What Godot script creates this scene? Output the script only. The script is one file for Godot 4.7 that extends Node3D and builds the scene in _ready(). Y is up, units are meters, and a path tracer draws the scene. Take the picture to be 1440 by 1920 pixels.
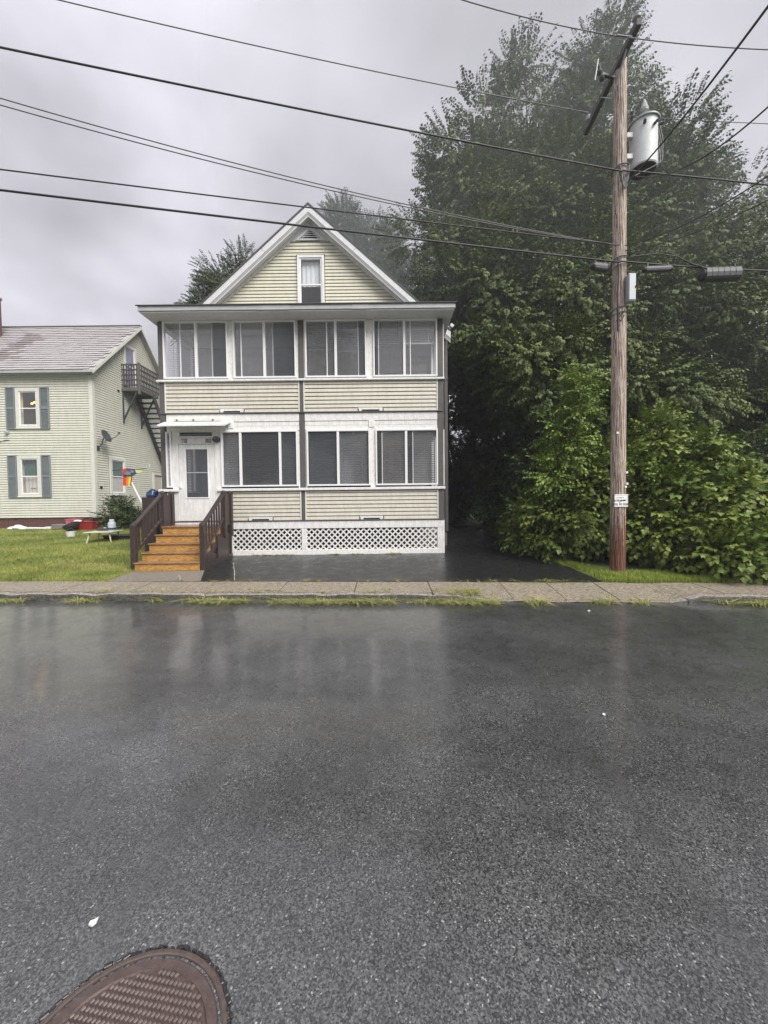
extends Node3D
# A two-storey house with a glazed porch on a wet street under an overcast sky.

const PI2 := PI * 2.0
var rng := RandomNumberGenerator.new()
var M := {}
var taken := {}


# ------------------------------------------------------------------ mesh builder
class Mesher:
	var v := PackedVector3Array()
	var n := PackedVector3Array()
	var t := PackedVector2Array()
	var c := PackedColorArray()
	var tint := Color.WHITE
	var o := Vector3.ZERO

	func tri(a: Vector3, b: Vector3, d: Vector3, na = null, nb = null, nd = null) -> void:
		var f := (b - a).cross(d - a).normalized()
		v.push_back(a - o); v.push_back(d - o); v.push_back(b - o)
		n.push_back(na if na != null else f); n.push_back(nd if nd != null else f); n.push_back(nb if nb != null else f)
		for p: Vector3 in [a, d, b]:
			t.push_back(Vector2(p.x + p.z * 0.37, p.y + p.z * 0.61)); c.push_back(tint)

	func quad(a: Vector3, b: Vector3, d: Vector3, e: Vector3) -> void:
		tri(a, b, d); tri(a, d, e)

	# box between two corners
	func bx(lo: Vector3, hi: Vector3) -> Mesher:
		return hexa([Vector3(lo.x, lo.y, lo.z), Vector3(hi.x, lo.y, lo.z), Vector3(hi.x, hi.y, lo.z), Vector3(lo.x, hi.y, lo.z),
			Vector3(lo.x, lo.y, hi.z), Vector3(hi.x, lo.y, hi.z), Vector3(hi.x, hi.y, hi.z), Vector3(lo.x, hi.y, hi.z)])

	# eight corners: four at the back (counter-clockwise seen from +z), four at the front
	func hexa(p: Array) -> Mesher:
		quad(p[4], p[5], p[6], p[7]); quad(p[1], p[0], p[3], p[2]); quad(p[5], p[1], p[2], p[6])
		quad(p[0], p[4], p[7], p[3]); quad(p[7], p[6], p[2], p[3]); quad(p[0], p[1], p[5], p[4])
		return self

	# chamfered box, turned by basis
	func cb(at: Vector3, size: Vector3, ch := 0.006, b := Basis.IDENTITY) -> Mesher:
		var h := size * 0.5
		var e := minf(ch, minf(h.x, minf(h.y, h.z)) * 0.45)
		var P := func(sx: float, sy: float, sz: float, ax: int) -> Vector3:
			var q := Vector3(sx * (h.x - (0.0 if ax == 0 else e)), sy * (h.y - (0.0 if ax == 1 else e)), sz * (h.z - (0.0 if ax == 2 else e)))
			return at + b * q
		for s: float in [-1.0, 1.0]:
			var f := [P.call(s, -1, -1, 0), P.call(s, 1, -1, 0), P.call(s, 1, 1, 0), P.call(s, -1, 1, 0)]
			var g := [P.call(-1, s, -1, 1), P.call(-1, s, 1, 1), P.call(1, s, 1, 1), P.call(1, s, -1, 1)]
			var k := [P.call(-1, -1, s, 2), P.call(1, -1, s, 2), P.call(1, 1, s, 2), P.call(-1, 1, s, 2)]
			for w: Array in [f, g, k]:
				if s > 0: quad(w[0], w[1], w[2], w[3])
				else: quad(w[3], w[2], w[1], w[0])
		for s1: float in [-1.0, 1.0]:
			for s2: float in [-1.0, 1.0]:
				strip(P.call(-1, s1, s2, 1), P.call(1, s1, s2, 1), P.call(1, s1, s2, 2), P.call(-1, s1, s2, 2), s1 * s2 > 0)
				strip(P.call(s1, -1, s2, 2), P.call(s1, 1, s2, 2), P.call(s1, 1, s2, 0), P.call(s1, -1, s2, 0), s1 * s2 > 0)
				strip(P.call(s1, s2, -1, 0), P.call(s1, s2, 1, 0), P.call(s1, s2, 1, 1), P.call(s1, s2, -1, 1), s1 * s2 > 0)
				for s3: float in [-1.0, 1.0]:
					if s1 * s2 * s3 > 0: tri(P.call(s1, s2, s3, 0), P.call(s1, s2, s3, 1), P.call(s1, s2, s3, 2))
					else: tri(P.call(s1, s2, s3, 0), P.call(s1, s2, s3, 2), P.call(s1, s2, s3, 1))
		return self

	func strip(a: Vector3, b: Vector3, d: Vector3, e: Vector3, flip: bool) -> void:
		if flip: quad(e, d, b, a)
		else: quad(a, b, d, e)

	# chamfered box between two corners
	func cbx(lo: Vector3, hi: Vector3, ch := 0.006) -> Mesher:
		return cb((lo + hi) * 0.5, hi - lo, ch)

	# chamfered bar from a to b
	func bar(a: Vector3, b: Vector3, w: float, h: float, ch := 0.004, up := Vector3.UP) -> Mesher:
		var z := (b - a).normalized()
		var u := up if absf(z.dot(up)) < 0.98 else Vector3.RIGHT
		var x := u.cross(z).normalized()
		return cb((a + b) * 0.5, Vector3(w, h, a.distance_to(b)), ch, Basis(x, z.cross(x), z))

	func tube(path: Array, radii: Array, sides := 8, caps := true) -> Mesher:
		var k := path.size()
		var rings := []
		var x := Vector3.RIGHT
		for i in k:
			var d: Vector3 = (path[mini(i + 1, k - 1)] - path[maxi(i - 1, 0)]).normalized()
			if i == 0: x = (Vector3.UP if absf(d.y) < 0.9 else Vector3.RIGHT).cross(d).normalized()
			else: x = (x - d * x.dot(d)).normalized()
			var y := d.cross(x)
			var ring := []
			var r: float = radii[mini(i, radii.size() - 1)]
			for j in sides:
				var a := PI2 * j / sides
				var nn := x * cos(a) + y * sin(a)
				ring.append([path[i] + nn * r, nn])
			rings.append(ring)
		for i in k - 1:
			for j in sides:
				var a: Array = rings[i][j]; var b: Array = rings[i][(j + 1) % sides]
				var d: Array = rings[i + 1][(j + 1) % sides]; var e: Array = rings[i + 1][j]
				tri(a[0], b[0], d[0], a[1], b[1], d[1]); tri(a[0], d[0], e[0], a[1], d[1], e[1])
		if caps:
			for j in sides:
				tri(path[0], rings[0][(j + 1) % sides][0], rings[0][j][0])
				tri(path[k - 1], rings[k - 1][j][0], rings[k - 1][(j + 1) % sides][0])
		return self

	# profile of [radius, height] pairs turned round an axis
	func lathe(prof: Array, sides: int, at: Vector3, b := Basis.IDENTITY) -> Mesher:
		for i in prof.size() - 1:
			var p: Array = prof[i]; var q: Array = prof[i + 1]
			var s := Vector2(q[1] - p[1], -(q[0] - p[0])).normalized()
			for j in sides:
				var a0 := PI2 * j / sides; var a1 := PI2 * (j + 1) / sides
				var c0 := Vector3(cos(a0), 0, -sin(a0)); var c1 := Vector3(cos(a1), 0, -sin(a1))
				var A: Vector3 = at + b * (c0 * p[0] + Vector3.UP * p[1]); var B: Vector3 = at + b * (c1 * p[0] + Vector3.UP * p[1])
				var D: Vector3 = at + b * (c1 * q[0] + Vector3.UP * q[1]); var E: Vector3 = at + b * (c0 * q[0] + Vector3.UP * q[1])
				var n0 := (b * (c0 * s.x + Vector3.UP * s.y)).normalized(); var n1 := (b * (c1 * s.x + Vector3.UP * s.y)).normalized()
				if p[0] > 0.0: tri(A, B, D, n0, n1, n1)
				if q[0] > 0.0: tri(A, D, E, n0, n1, n0)
		return self

	# polygon in the plane of b.x and b.y, pushed out along b.z from z0 to z1
	func prism(poly: PackedVector2Array, z0: float, z1: float, at := Vector3.ZERO, b := Basis.IDENTITY) -> Mesher:
		if Geometry2D.is_polygon_clockwise(poly):
			poly = poly.duplicate(); poly.reverse()
		var ix := Geometry2D.triangulate_polygon(poly)
		var F := func(p: Vector2, z: float) -> Vector3: return at + b * Vector3(p.x, p.y, z)
		for i in range(0, ix.size(), 3):
			var p: Vector2 = poly[ix[i]]; var q: Vector2 = poly[ix[i + 1]]; var r: Vector2 = poly[ix[i + 2]]
			if (q - p).cross(r - p) < 0:
				var s := q; q = r; r = s
			tri(F.call(p, z1), F.call(q, z1), F.call(r, z1)); tri(F.call(p, z0), F.call(r, z0), F.call(q, z0))
		for i in poly.size():
			var p: Vector2 = poly[i]; var q: Vector2 = poly[(i + 1) % poly.size()]
			quad(F.call(p, z0), F.call(q, z0), F.call(q, z1), F.call(p, z1))
		return self

	func ball(at: Vector3, r: Vector3, rings := 8, sides := 12, b := Basis.IDENTITY) -> Mesher:
		for i in rings:
			for j in sides:
				var q := []
				for k: Array in [[i, j], [i, j + 1], [i + 1, j + 1], [i + 1, j]]:
					var la: float = -PI / 2 + PI * k[0] / rings; var lo: float = PI2 * k[1] / sides
					var d := Vector3(cos(la) * cos(lo), sin(la), -cos(la) * sin(lo))
					q.append([at + b * (d * r), (b * (d / r)).normalized()])
				if i > 0: tri(q[0][0], q[1][0], q[2][0], q[0][1], q[1][1], q[2][1])
				if i < rings - 1: tri(q[0][0], q[2][0], q[3][0], q[0][1], q[2][1], q[3][1])
		return self

	func mesh() -> ArrayMesh:
		var a := []
		a.resize(Mesh.ARRAY_MAX)
		a[Mesh.ARRAY_VERTEX] = v; a[Mesh.ARRAY_NORMAL] = n; a[Mesh.ARRAY_TEX_UV] = t; a[Mesh.ARRAY_COLOR] = c
		var m := ArrayMesh.new()
		m.add_surface_from_arrays(Mesh.PRIMITIVE_TRIANGLES, a)
		return m


func mb() -> Mesher:
	return Mesher.new()


# ------------------------------------------------------------------ scene tree helpers
func numbered(called: String) -> String:
	taken[called] = taken.get(called, -1) + 1
	return called if taken[called] == 0 else "%s_%03d" % [called, taken[called]]


func place(x: Node3D) -> Vector3:
	var p := Vector3.ZERO
	var q: Node = x
	while q != self and q is Node3D:
		p += q.position; q = q.get_parent()
	return p


# a thing: a Node3D at its base, whose children are its parts
func thing(called: String, label: String, category: String, at: Vector3, group := "") -> Node3D:
	var o := Node3D.new()
	o.name = numbered(called); o.position = at
	add_child(o, true)
	tag(o, label, category, group)
	return o


func tag(o: Node, label: String, category: String, group := "") -> void:
	o.set_meta("label", label); o.set_meta("category", category)
	if group != "": o.set_meta("group", group)


# a mesh given in world coordinates, hung under parent as a part (or sub-part)
func part(parent: Node3D, called: String, m: Mesher, mat: Material) -> MeshInstance3D:
	var o := MeshInstance3D.new()
	o.name = called; o.mesh = m.mesh(); o.material_override = mat
	if parent == self: o.name = numbered(called)
	else: o.position = -place(parent)
	parent.add_child(o, true)
	return o


# a shared mesh at a place of its own
func piece(parent: Node3D, called: String, mesh: Mesh, mat: Material, at: Vector3, sc := Vector3.ONE) -> MeshInstance3D:
	var o := MeshInstance3D.new()
	o.name = called; o.mesh = mesh; o.material_override = mat
	o.position = at - place(parent); o.scale = sc
	parent.add_child(o, true)
	return o


func structure(called: String, label := "") -> Node3D:
	var o := Node3D.new()
	o.name = numbered(called); o.set_meta("kind", "structure")
	if label != "": o.set_meta("label", label)
	add_child(o, true)
	return o


func struct_mesh(called: String, m: Mesher, mat: Material) -> MeshInstance3D:
	var o := part(self, called, m, mat)
	o.set_meta("kind", "structure")
	return o


func many(parent: Node3D, called: String, mesh: Mesh, mat: Material, xf: Array, cols: Array) -> MultiMeshInstance3D:
	var mm := MultiMesh.new()
	mm.transform_format = MultiMesh.TRANSFORM_3D; mm.use_colors = true; mm.mesh = mesh
	mm.instance_count = xf.size()
	for i in xf.size():
		mm.set_instance_transform(i, xf[i]); mm.set_instance_color(i, cols[i])
	var o := MultiMeshInstance3D.new()
	o.name = called if parent != self else numbered(called)
	o.multimesh = mm; o.material_override = mat
	if parent != self: o.position = -place(parent)
	parent.add_child(o, true)
	return o


# ------------------------------------------------------------------ textures and materials
func noise(size: int, freq: float, seed_: int, type := FastNoiseLite.TYPE_SIMPLEX_SMOOTH, oct := 4) -> Image:
	var f := FastNoiseLite.new()
	f.noise_type = type; f.seed = seed_; f.frequency = freq; f.fractal_octaves = oct
	if type == FastNoiseLite.TYPE_CELLULAR:
		f.cellular_return_type = FastNoiseLite.RETURN_CELL_VALUE
		f.fractal_type = FastNoiseLite.FRACTAL_NONE
	var im := f.get_seamless_image(size, size)
	im.convert(Image.FORMAT_L8)
	return im


# grey image -> colours through linear-colour stops [[t, Color], ...]
func ramp(im: Image, stops: Array) -> ImageTexture:
	var lut := PackedByteArray()
	for i in 256:
		var t := i / 255.0
		var col: Color = stops[-1][1]
		for k in stops.size():
			if t <= stops[k][0]:
				col = stops[k][1] if k == 0 else stops[k - 1][1].lerp(stops[k][1], (t - stops[k - 1][0]) / maxf(stops[k][0] - stops[k - 1][0], 1e-4))
				break
		col = col.linear_to_srgb()
		lut.append_array(PackedByteArray([int(clampf(col.r, 0, 1) * 255), int(clampf(col.g, 0, 1) * 255), int(clampf(col.b, 0, 1) * 255)]))
	var src := im.get_data()
	var dst := PackedByteArray()
	dst.resize(src.size() * 3)
	for i in src.size():
		var k := src[i] * 3
		dst[i * 3] = lut[k]; dst[i * 3 + 1] = lut[k + 1]; dst[i * 3 + 2] = lut[k + 2]
	return ImageTexture.create_from_image(Image.create_from_data(im.get_width(), im.get_height(), false, Image.FORMAT_RGB8, dst))


# mix of two grey images, weight w of the second
func blend(a: Image, b: Image, w: float) -> Image:
	var da := a.get_data(); var db := b.get_data()
	for i in da.size():
		da[i] = int(da[i] * (1.0 - w) + db[i] * w)
	return Image.create_from_data(a.get_width(), a.get_height(), false, Image.FORMAT_L8, da)


func lin(r: float, g: float, b: float) -> Color:
	return Color(r, g, b).linear_to_srgb()


func mat(called: String, col: Color, rough := 0.7, spec := 0.5) -> StandardMaterial3D:
	var m := StandardMaterial3D.new()
	m.resource_name = called; m.albedo_color = col.linear_to_srgb(); m.roughness = rough; m.metallic_specular = spec
	M[called] = m
	return m


# material whose colour comes from a noise texture laid on in world space, sc repeats per metre
func tex_mat(called: String, tx: Texture2D, sc: Vector3, rough := 0.7, bump: Texture2D = null, depth := 0.0) -> StandardMaterial3D:
	var m := mat(called, Color.WHITE, rough)
	m.albedo_texture = tx
	m.uv1_triplanar = true; m.uv1_world_triplanar = true; m.uv1_scale = sc; m.uv1_triplanar_sharpness = 8.0
	if bump:
		m.heightmap_enabled = true; m.heightmap_texture = bump; m.heightmap_scale = depth
	return m


func gray_tex(im: Image) -> ImageTexture:
	return ImageTexture.create_from_image(im)


func make_materials() -> void:
	var soft := noise(512, 0.012, 3)
	var fine := noise(512, 0.05, 5, FastNoiseLite.TYPE_SIMPLEX_SMOOTH, 5)
	var grit := noise(512, 0.18, 8, FastNoiseLite.TYPE_SIMPLEX, 2)
	var mott := blend(soft, fine, 0.45)
	var tone := func(a: Color, b: Color) -> ImageTexture: return ramp(mott, [[0.25, a], [0.75, b]])
	# painted and vinyl surfaces, with a little grime in them
	tex_mat("beige_siding", tone.call(Color(0.495, 0.47, 0.395), Color(0.585, 0.56, 0.48)), Vector3(1.1, 0.22, 1.1), 0.42)
	tex_mat("cream_siding", tone.call(Color(0.56, 0.545, 0.435), Color(0.645, 0.63, 0.515)), Vector3(1.1, 0.22, 1.1), 0.42)
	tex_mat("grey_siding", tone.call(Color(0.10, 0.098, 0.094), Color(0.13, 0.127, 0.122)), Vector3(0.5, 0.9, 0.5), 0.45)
	tex_mat("sage_siding", tone.call(Color(0.55, 0.55, 0.46), Color(0.64, 0.64, 0.545)), Vector3(0.8, 0.16, 0.8), 0.45)
	tex_mat("white_paint", tone.call(Color(0.64, 0.635, 0.62), Color(0.82, 0.82, 0.81)), Vector3(1.5, 0.35, 1.5), 0.4)
	tex_mat("worn_white", ramp(blend(mott, grit, 0.3), [[0.2, Color(0.50, 0.48, 0.44)], [0.45, Color(0.74, 0.73, 0.71)], [0.8, Color(0.82, 0.82, 0.81)]]), Vector3(1.2, 1.2, 1.2), 0.55)
	tex_mat("grey_trim", tone.call(Color(0.085, 0.079, 0.075), Color(0.11, 0.102, 0.097)), Vector3(0.9, 0.5, 0.9), 0.5)
	tex_mat("fascia_grey", tone.call(Color(0.36, 0.37, 0.375), Color(0.43, 0.44, 0.445)), Vector3(0.7, 0.7, 0.7), 0.45)
	tex_mat("rake_white", tone.call(Color(0.58, 0.585, 0.595), Color(0.66, 0.665, 0.675)), Vector3(0.7, 0.7, 0.7), 0.45)
	tex_mat("cream_trim", tone.call(Color(0.60, 0.60, 0.53), Color(0.69, 0.69, 0.62)), Vector3(0.8, 0.8, 0.8), 0.45)
	mat("window_white", Color(0.78, 0.785, 0.79), 0.32)
	tex_mat("shutter_grey", tone.call(Color(0.16, 0.185, 0.195), Color(0.21, 0.235, 0.245)), Vector3(1.5, 1.5, 1.5), 0.55)
	# glass: a coated pane, partly a mirror
	var g := mat("glass", Color(0.80, 0.83, 0.86), 0.02)
	g.transparency = BaseMaterial3D.TRANSPARENCY_ALPHA; g.albedo_color.a = 0.012; g.metallic = 0.05
	var sc := mat("screened_glass", Color(0.10, 0.11, 0.12), 0.06)
	sc.transparency = BaseMaterial3D.TRANSPARENCY_ALPHA; sc.albedo_color.a = 0.45; sc.metallic = 0.04
	mat("blind_grey", Color(0.10, 0.105, 0.115), 0.6)
	mat("blind_pale", Color(0.72, 0.72, 0.73), 0.6)
	mat("blind_brown", Color(0.085, 0.058, 0.052), 0.55)
	mat("curtain_white", Color(0.62, 0.64, 0.67), 0.9)
	mat("curtain_grey", Color(0.22, 0.22, 0.23), 0.9)
	mat("curtain_green", Color(0.03, 0.09, 0.07), 0.9)
	mat("curtain_violet", Color(0.24, 0.23, 0.33), 0.9)
	mat("board_panel", Color(0.50, 0.47, 0.43), 0.8)
	tex_mat("room_wall", tone.call(Color(0.25, 0.24, 0.225), Color(0.31, 0.295, 0.28)), Vector3(0.4, 0.4, 0.4), 0.9)
	tex_mat("shingle_grey", ramp(blend(mott, grit, 0.5), [[0.2, Color(0.32, 0.30, 0.305)], [0.8, Color(0.46, 0.44, 0.44)]]), Vector3(1.1, 1.1, 1.1), 0.75)
	tex_mat("shingle_pale", ramp(blend(mott, grit, 0.5), [[0.2, Color(0.34, 0.32, 0.325)], [0.8, Color(0.47, 0.45, 0.45)]]), Vector3(1.3, 1.1, 1.3), 0.75)
	tex_mat("shingle_soot", ramp(blend(mott, grit, 0.5), [[0.2, Color(0.20, 0.175, 0.17)], [0.8, Color(0.32, 0.29, 0.285)]]), Vector3(1.1, 1.1, 1.1), 0.75)
	tex_mat("shingle_dark", ramp(blend(mott, grit, 0.5), [[0.2, Color(0.05, 0.05, 0.052)], [0.8, Color(0.09, 0.09, 0.092)]]), Vector3(1.1, 1.1, 1.1), 0.75)
	tex_mat("brick_red", ramp(blend(mott, grit, 0.4), [[0.2, Color(0.075, 0.03, 0.027)], [0.8, Color(0.17, 0.075, 0.06)]]), Vector3(1.7, 1.7, 1.7), 0.8)
	mat("mortar", Color(0.19, 0.165, 0.15), 0.9)
	tex_mat("red_wall", tone.call(Color(0.10, 0.038, 0.035), Color(0.145, 0.058, 0.05)), Vector3(0.5, 0.8, 0.5), 0.7)
	# wood
	var grain := wood_image(512, 11, 7.0)
	tex_mat("cedar", ramp(grain, [[0.1, Color(0.14, 0.062, 0.016)], [0.35, Color(0.41, 0.21, 0.052)], [0.8, Color(0.57, 0.32, 0.092)], [1.0, Color(0.62, 0.37, 0.125)]]), Vector3(0.9, 5.0, 5.0), 0.36)
	tex_mat("cedar_tread", ramp(grain, [[0.1, Color(0.11, 0.058, 0.032)], [0.5, Color(0.26, 0.15, 0.080)], [1.0, Color(0.42, 0.26, 0.14)]]), Vector3(0.9, 5.0, 5.0), 0.26)
	tex_mat("brown_stain", tone.call(Color(0.030, 0.020, 0.018), Color(0.052, 0.035, 0.031)), Vector3(2.0, 2.0, 2.0), 0.38)
	tex_mat("grey_wood", ramp(grain, [[0.1, Color(0.07, 0.065, 0.06)], [1.0, Color(0.17, 0.16, 0.15)]]), Vector3(0.8, 3.0, 3.0), 0.75)
	mat("fire_stair_paint", Color(0.040, 0.048, 0.052), 0.55)
	mat("deck_rail_paint", Color(0.075, 0.065, 0.07), 0.6)
	# weathered pole: silver sapwood, red-brown heart showing, dark foot
	tex_mat("pole_wood", pole_texture(), Vector3(1.6, 0.42, 1.6), 0.75, gray_tex(pole_bump()), 1.2)
	# paving
	road_materials()
	var agg := blend(noise(1024, 0.16, 21, FastNoiseLite.TYPE_CELLULAR, 1), noise(1024, 0.03, 22), 0.35)
	tex_mat("concrete", ramp(agg, [[0.15, Color(0.13, 0.108, 0.080)], [0.5, Color(0.25, 0.215, 0.165)], [0.85, Color(0.40, 0.35, 0.275)]]), Vector3(0.36, 0.36, 0.36), 0.5, gray_tex(agg), 0.12)
	tex_mat("kerb_stone", ramp(agg, [[0.15, Color(0.12, 0.11, 0.098)], [0.5, Color(0.26, 0.24, 0.21)], [0.85, Color(0.44, 0.41, 0.36)]]), Vector3(0.35, 0.35, 0.35), 0.6, gray_tex(agg), 0.35)
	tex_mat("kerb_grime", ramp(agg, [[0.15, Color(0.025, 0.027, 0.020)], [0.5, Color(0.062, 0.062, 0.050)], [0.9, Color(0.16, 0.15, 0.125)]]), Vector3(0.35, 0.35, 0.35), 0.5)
	tex_mat("path_concrete", ramp(agg, [[0.15, Color(0.12, 0.105, 0.088)], [0.5, Color(0.20, 0.178, 0.150)], [0.85, Color(0.30, 0.27, 0.23)]]), Vector3(0.5, 0.5, 0.5), 0.5, gray_tex(agg), 0.3)
	# soil and turf under the blades
	tex_mat("turf", ramp(blend(mott, grit, 0.45), [[0.2, Color(0.045, 0.060, 0.018)], [0.55, Color(0.095, 0.125, 0.035)], [0.85, Color(0.16, 0.18, 0.06)]]), Vector3(0.7, 0.7, 0.7), 0.9)
	tex_mat("bark", ramp(grain, [[0.1, Color(0.022, 0.019, 0.016)], [0.8, Color(0.075, 0.065, 0.055)]]), Vector3(3.0, 0.8, 3.0), 0.85, gray_tex(grain), 1.5)
	# leaves: colour from the vertices and from each copy
	for k: Array in [["leaf", 0.58, Color(0.10, 0.15, 0.03)], ["shrub_leaf", 0.34, Color(0.13, 0.19, 0.04)], ["grass_blade", 0.5, Color(0.20, 0.26, 0.06)]]:
		var m := mat(k[0], Color.WHITE, k[1])
		m.metallic_specular = 0.38; m.vertex_color_use_as_albedo = true; m.backlight_enabled = true; m.backlight = Color(k[2].r * 2.2, k[2].g * 2.2, k[2].b * 2.2)
	# metals and plastics
	tex_mat("tank_grey", tone.call(Color(0.54, 0.56, 0.565), Color(0.63, 0.65, 0.65)), Vector3(1.2, 1.2, 1.2), 0.5)
	mat("galvanised", Color(0.36, 0.385, 0.40), 0.45).metallic = 0.2
	mat("porcelain", Color(0.34, 0.35, 0.36), 0.22)
	mat("cable_black", Color(0.022, 0.022, 0.023), 0.45)
	mat("cable_grey", Color(0.12, 0.12, 0.122), 0.45).metallic = 0.3
	mat("case_grey", Color(0.060, 0.060, 0.065), 0.5)
	tex_mat("arm_wood", ramp(grain, [[0.1, Color(0.045, 0.042, 0.040)], [1.0, Color(0.12, 0.112, 0.105)]]), Vector3(3.0, 3.0, 0.7), 0.7)
	tex_mat("cast_iron", ramp(blend(mott, grit, 0.4), [[0.2, Color(0.048, 0.033, 0.030)], [0.6, Color(0.098, 0.068, 0.062)], [0.9, Color(0.18, 0.125, 0.105)]]), Vector3(3.5, 3.5, 3.5), 0.4, gray_tex(grit), 0.12)
	tex_mat("stud_iron", ramp(blend(mott, grit, 0.4), [[0.2, Color(0.085, 0.062, 0.058)], [0.8, Color(0.165, 0.125, 0.115)]]), Vector3(3.5, 3.5, 3.5), 0.30)
	tex_mat("rust_iron", ramp(blend(mott, grit, 0.5), [[0.2, Color(0.05, 0.036, 0.032)], [0.6, Color(0.10, 0.073, 0.064)], [0.9, Color(0.24, 0.175, 0.135)]]), Vector3(4, 4, 4), 0.55, gray_tex(grit), 0.15)
	mat("dish_grey", Color(0.055, 0.06, 0.065), 0.45)
	for k: Array in [["red_plastic", Color(0.40, 0.035, 0.03)], ["pink_plastic", Color(0.62, 0.16, 0.20)], ["white_plastic", Color(0.72, 0.72, 0.72)], ["dark_plastic", Color(0.03, 0.032, 0.036)],
			["blue_sheet", Color(0.012, 0.045, 0.12)], ["flag_red", Color(0.60, 0.06, 0.04)], ["flag_orange", Color(0.72, 0.26, 0.03)], ["flag_yellow", Color(0.75, 0.62, 0.06)], ["flag_blue", Color(0.055, 0.06, 0.13)], ["flag_lime", Color(0.62, 0.70, 0.22)],
			["letter_black", Color(0.03, 0.03, 0.03)], ["letter_grey", Color(0.25, 0.25, 0.25)], ["letter_bronze", Color(0.17, 0.15, 0.12)], ["sign_white", Color(0.80, 0.80, 0.79)], ["lamp_dark", Color(0.05, 0.052, 0.055)], ["table_cream", Color(0.60, 0.56, 0.43)], ["clear_jug", Color(0.50, 0.56, 0.60)]]:
		mat(k[0], k[1], 0.42)


func wood_image(size: int, seed_: int, rings: float) -> Image:
	var a := noise(size, 0.006, seed_).get_data()
	var b := noise(size, 0.12, seed_ + 1, FastNoiseLite.TYPE_SIMPLEX, 3).get_data()
	var d := PackedByteArray(); d.resize(size * size)
	for y in size:
		for x in size:
			var w: float = a[y * size + x] / 255.0
			var s: float = b[y * size + (x / 12) % size] / 255.0
			d[y * size + x] = int(clampf(0.5 + 0.28 * sin((y / float(size) * rings + w * 2.4) * PI2) + (s - 0.5) * 0.9, 0, 1) * 255)
	return Image.create_from_data(size, size, false, Image.FORMAT_L8, d)


# streaks that run along the pole (the texture's v axis)
func pole_streaks(size: int, seed_: int) -> Image:
	var b := noise(size, 0.06, seed_, FastNoiseLite.TYPE_SIMPLEX, 4).get_data()
	var w := noise(size, 0.012, seed_ + 3).get_data()
	var d := PackedByteArray(); d.resize(size * size)
	for y in size:
		for x in size:
			var sx := (x + w[y * size + x] / 18) % size
			d[y * size + x] = int(b[((y / 14) % size) * size + sx] * 0.72 + b[((y / 3) % size) * size + x] * 0.28)
	return Image.create_from_data(size, size, false, Image.FORMAT_L8, d)


func pole_texture() -> ImageTexture:
	return ramp(pole_streaks(512, 31), [[0.22, Color(0.060, 0.036, 0.029)], [0.36, Color(0.16, 0.096, 0.077)], [0.46, Color(0.31, 0.225, 0.18)], [0.58, Color(0.48, 0.41, 0.34)], [0.8, Color(0.60, 0.54, 0.47)]])


func pole_bump() -> Image:
	return pole_streaks(512, 31)


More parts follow.
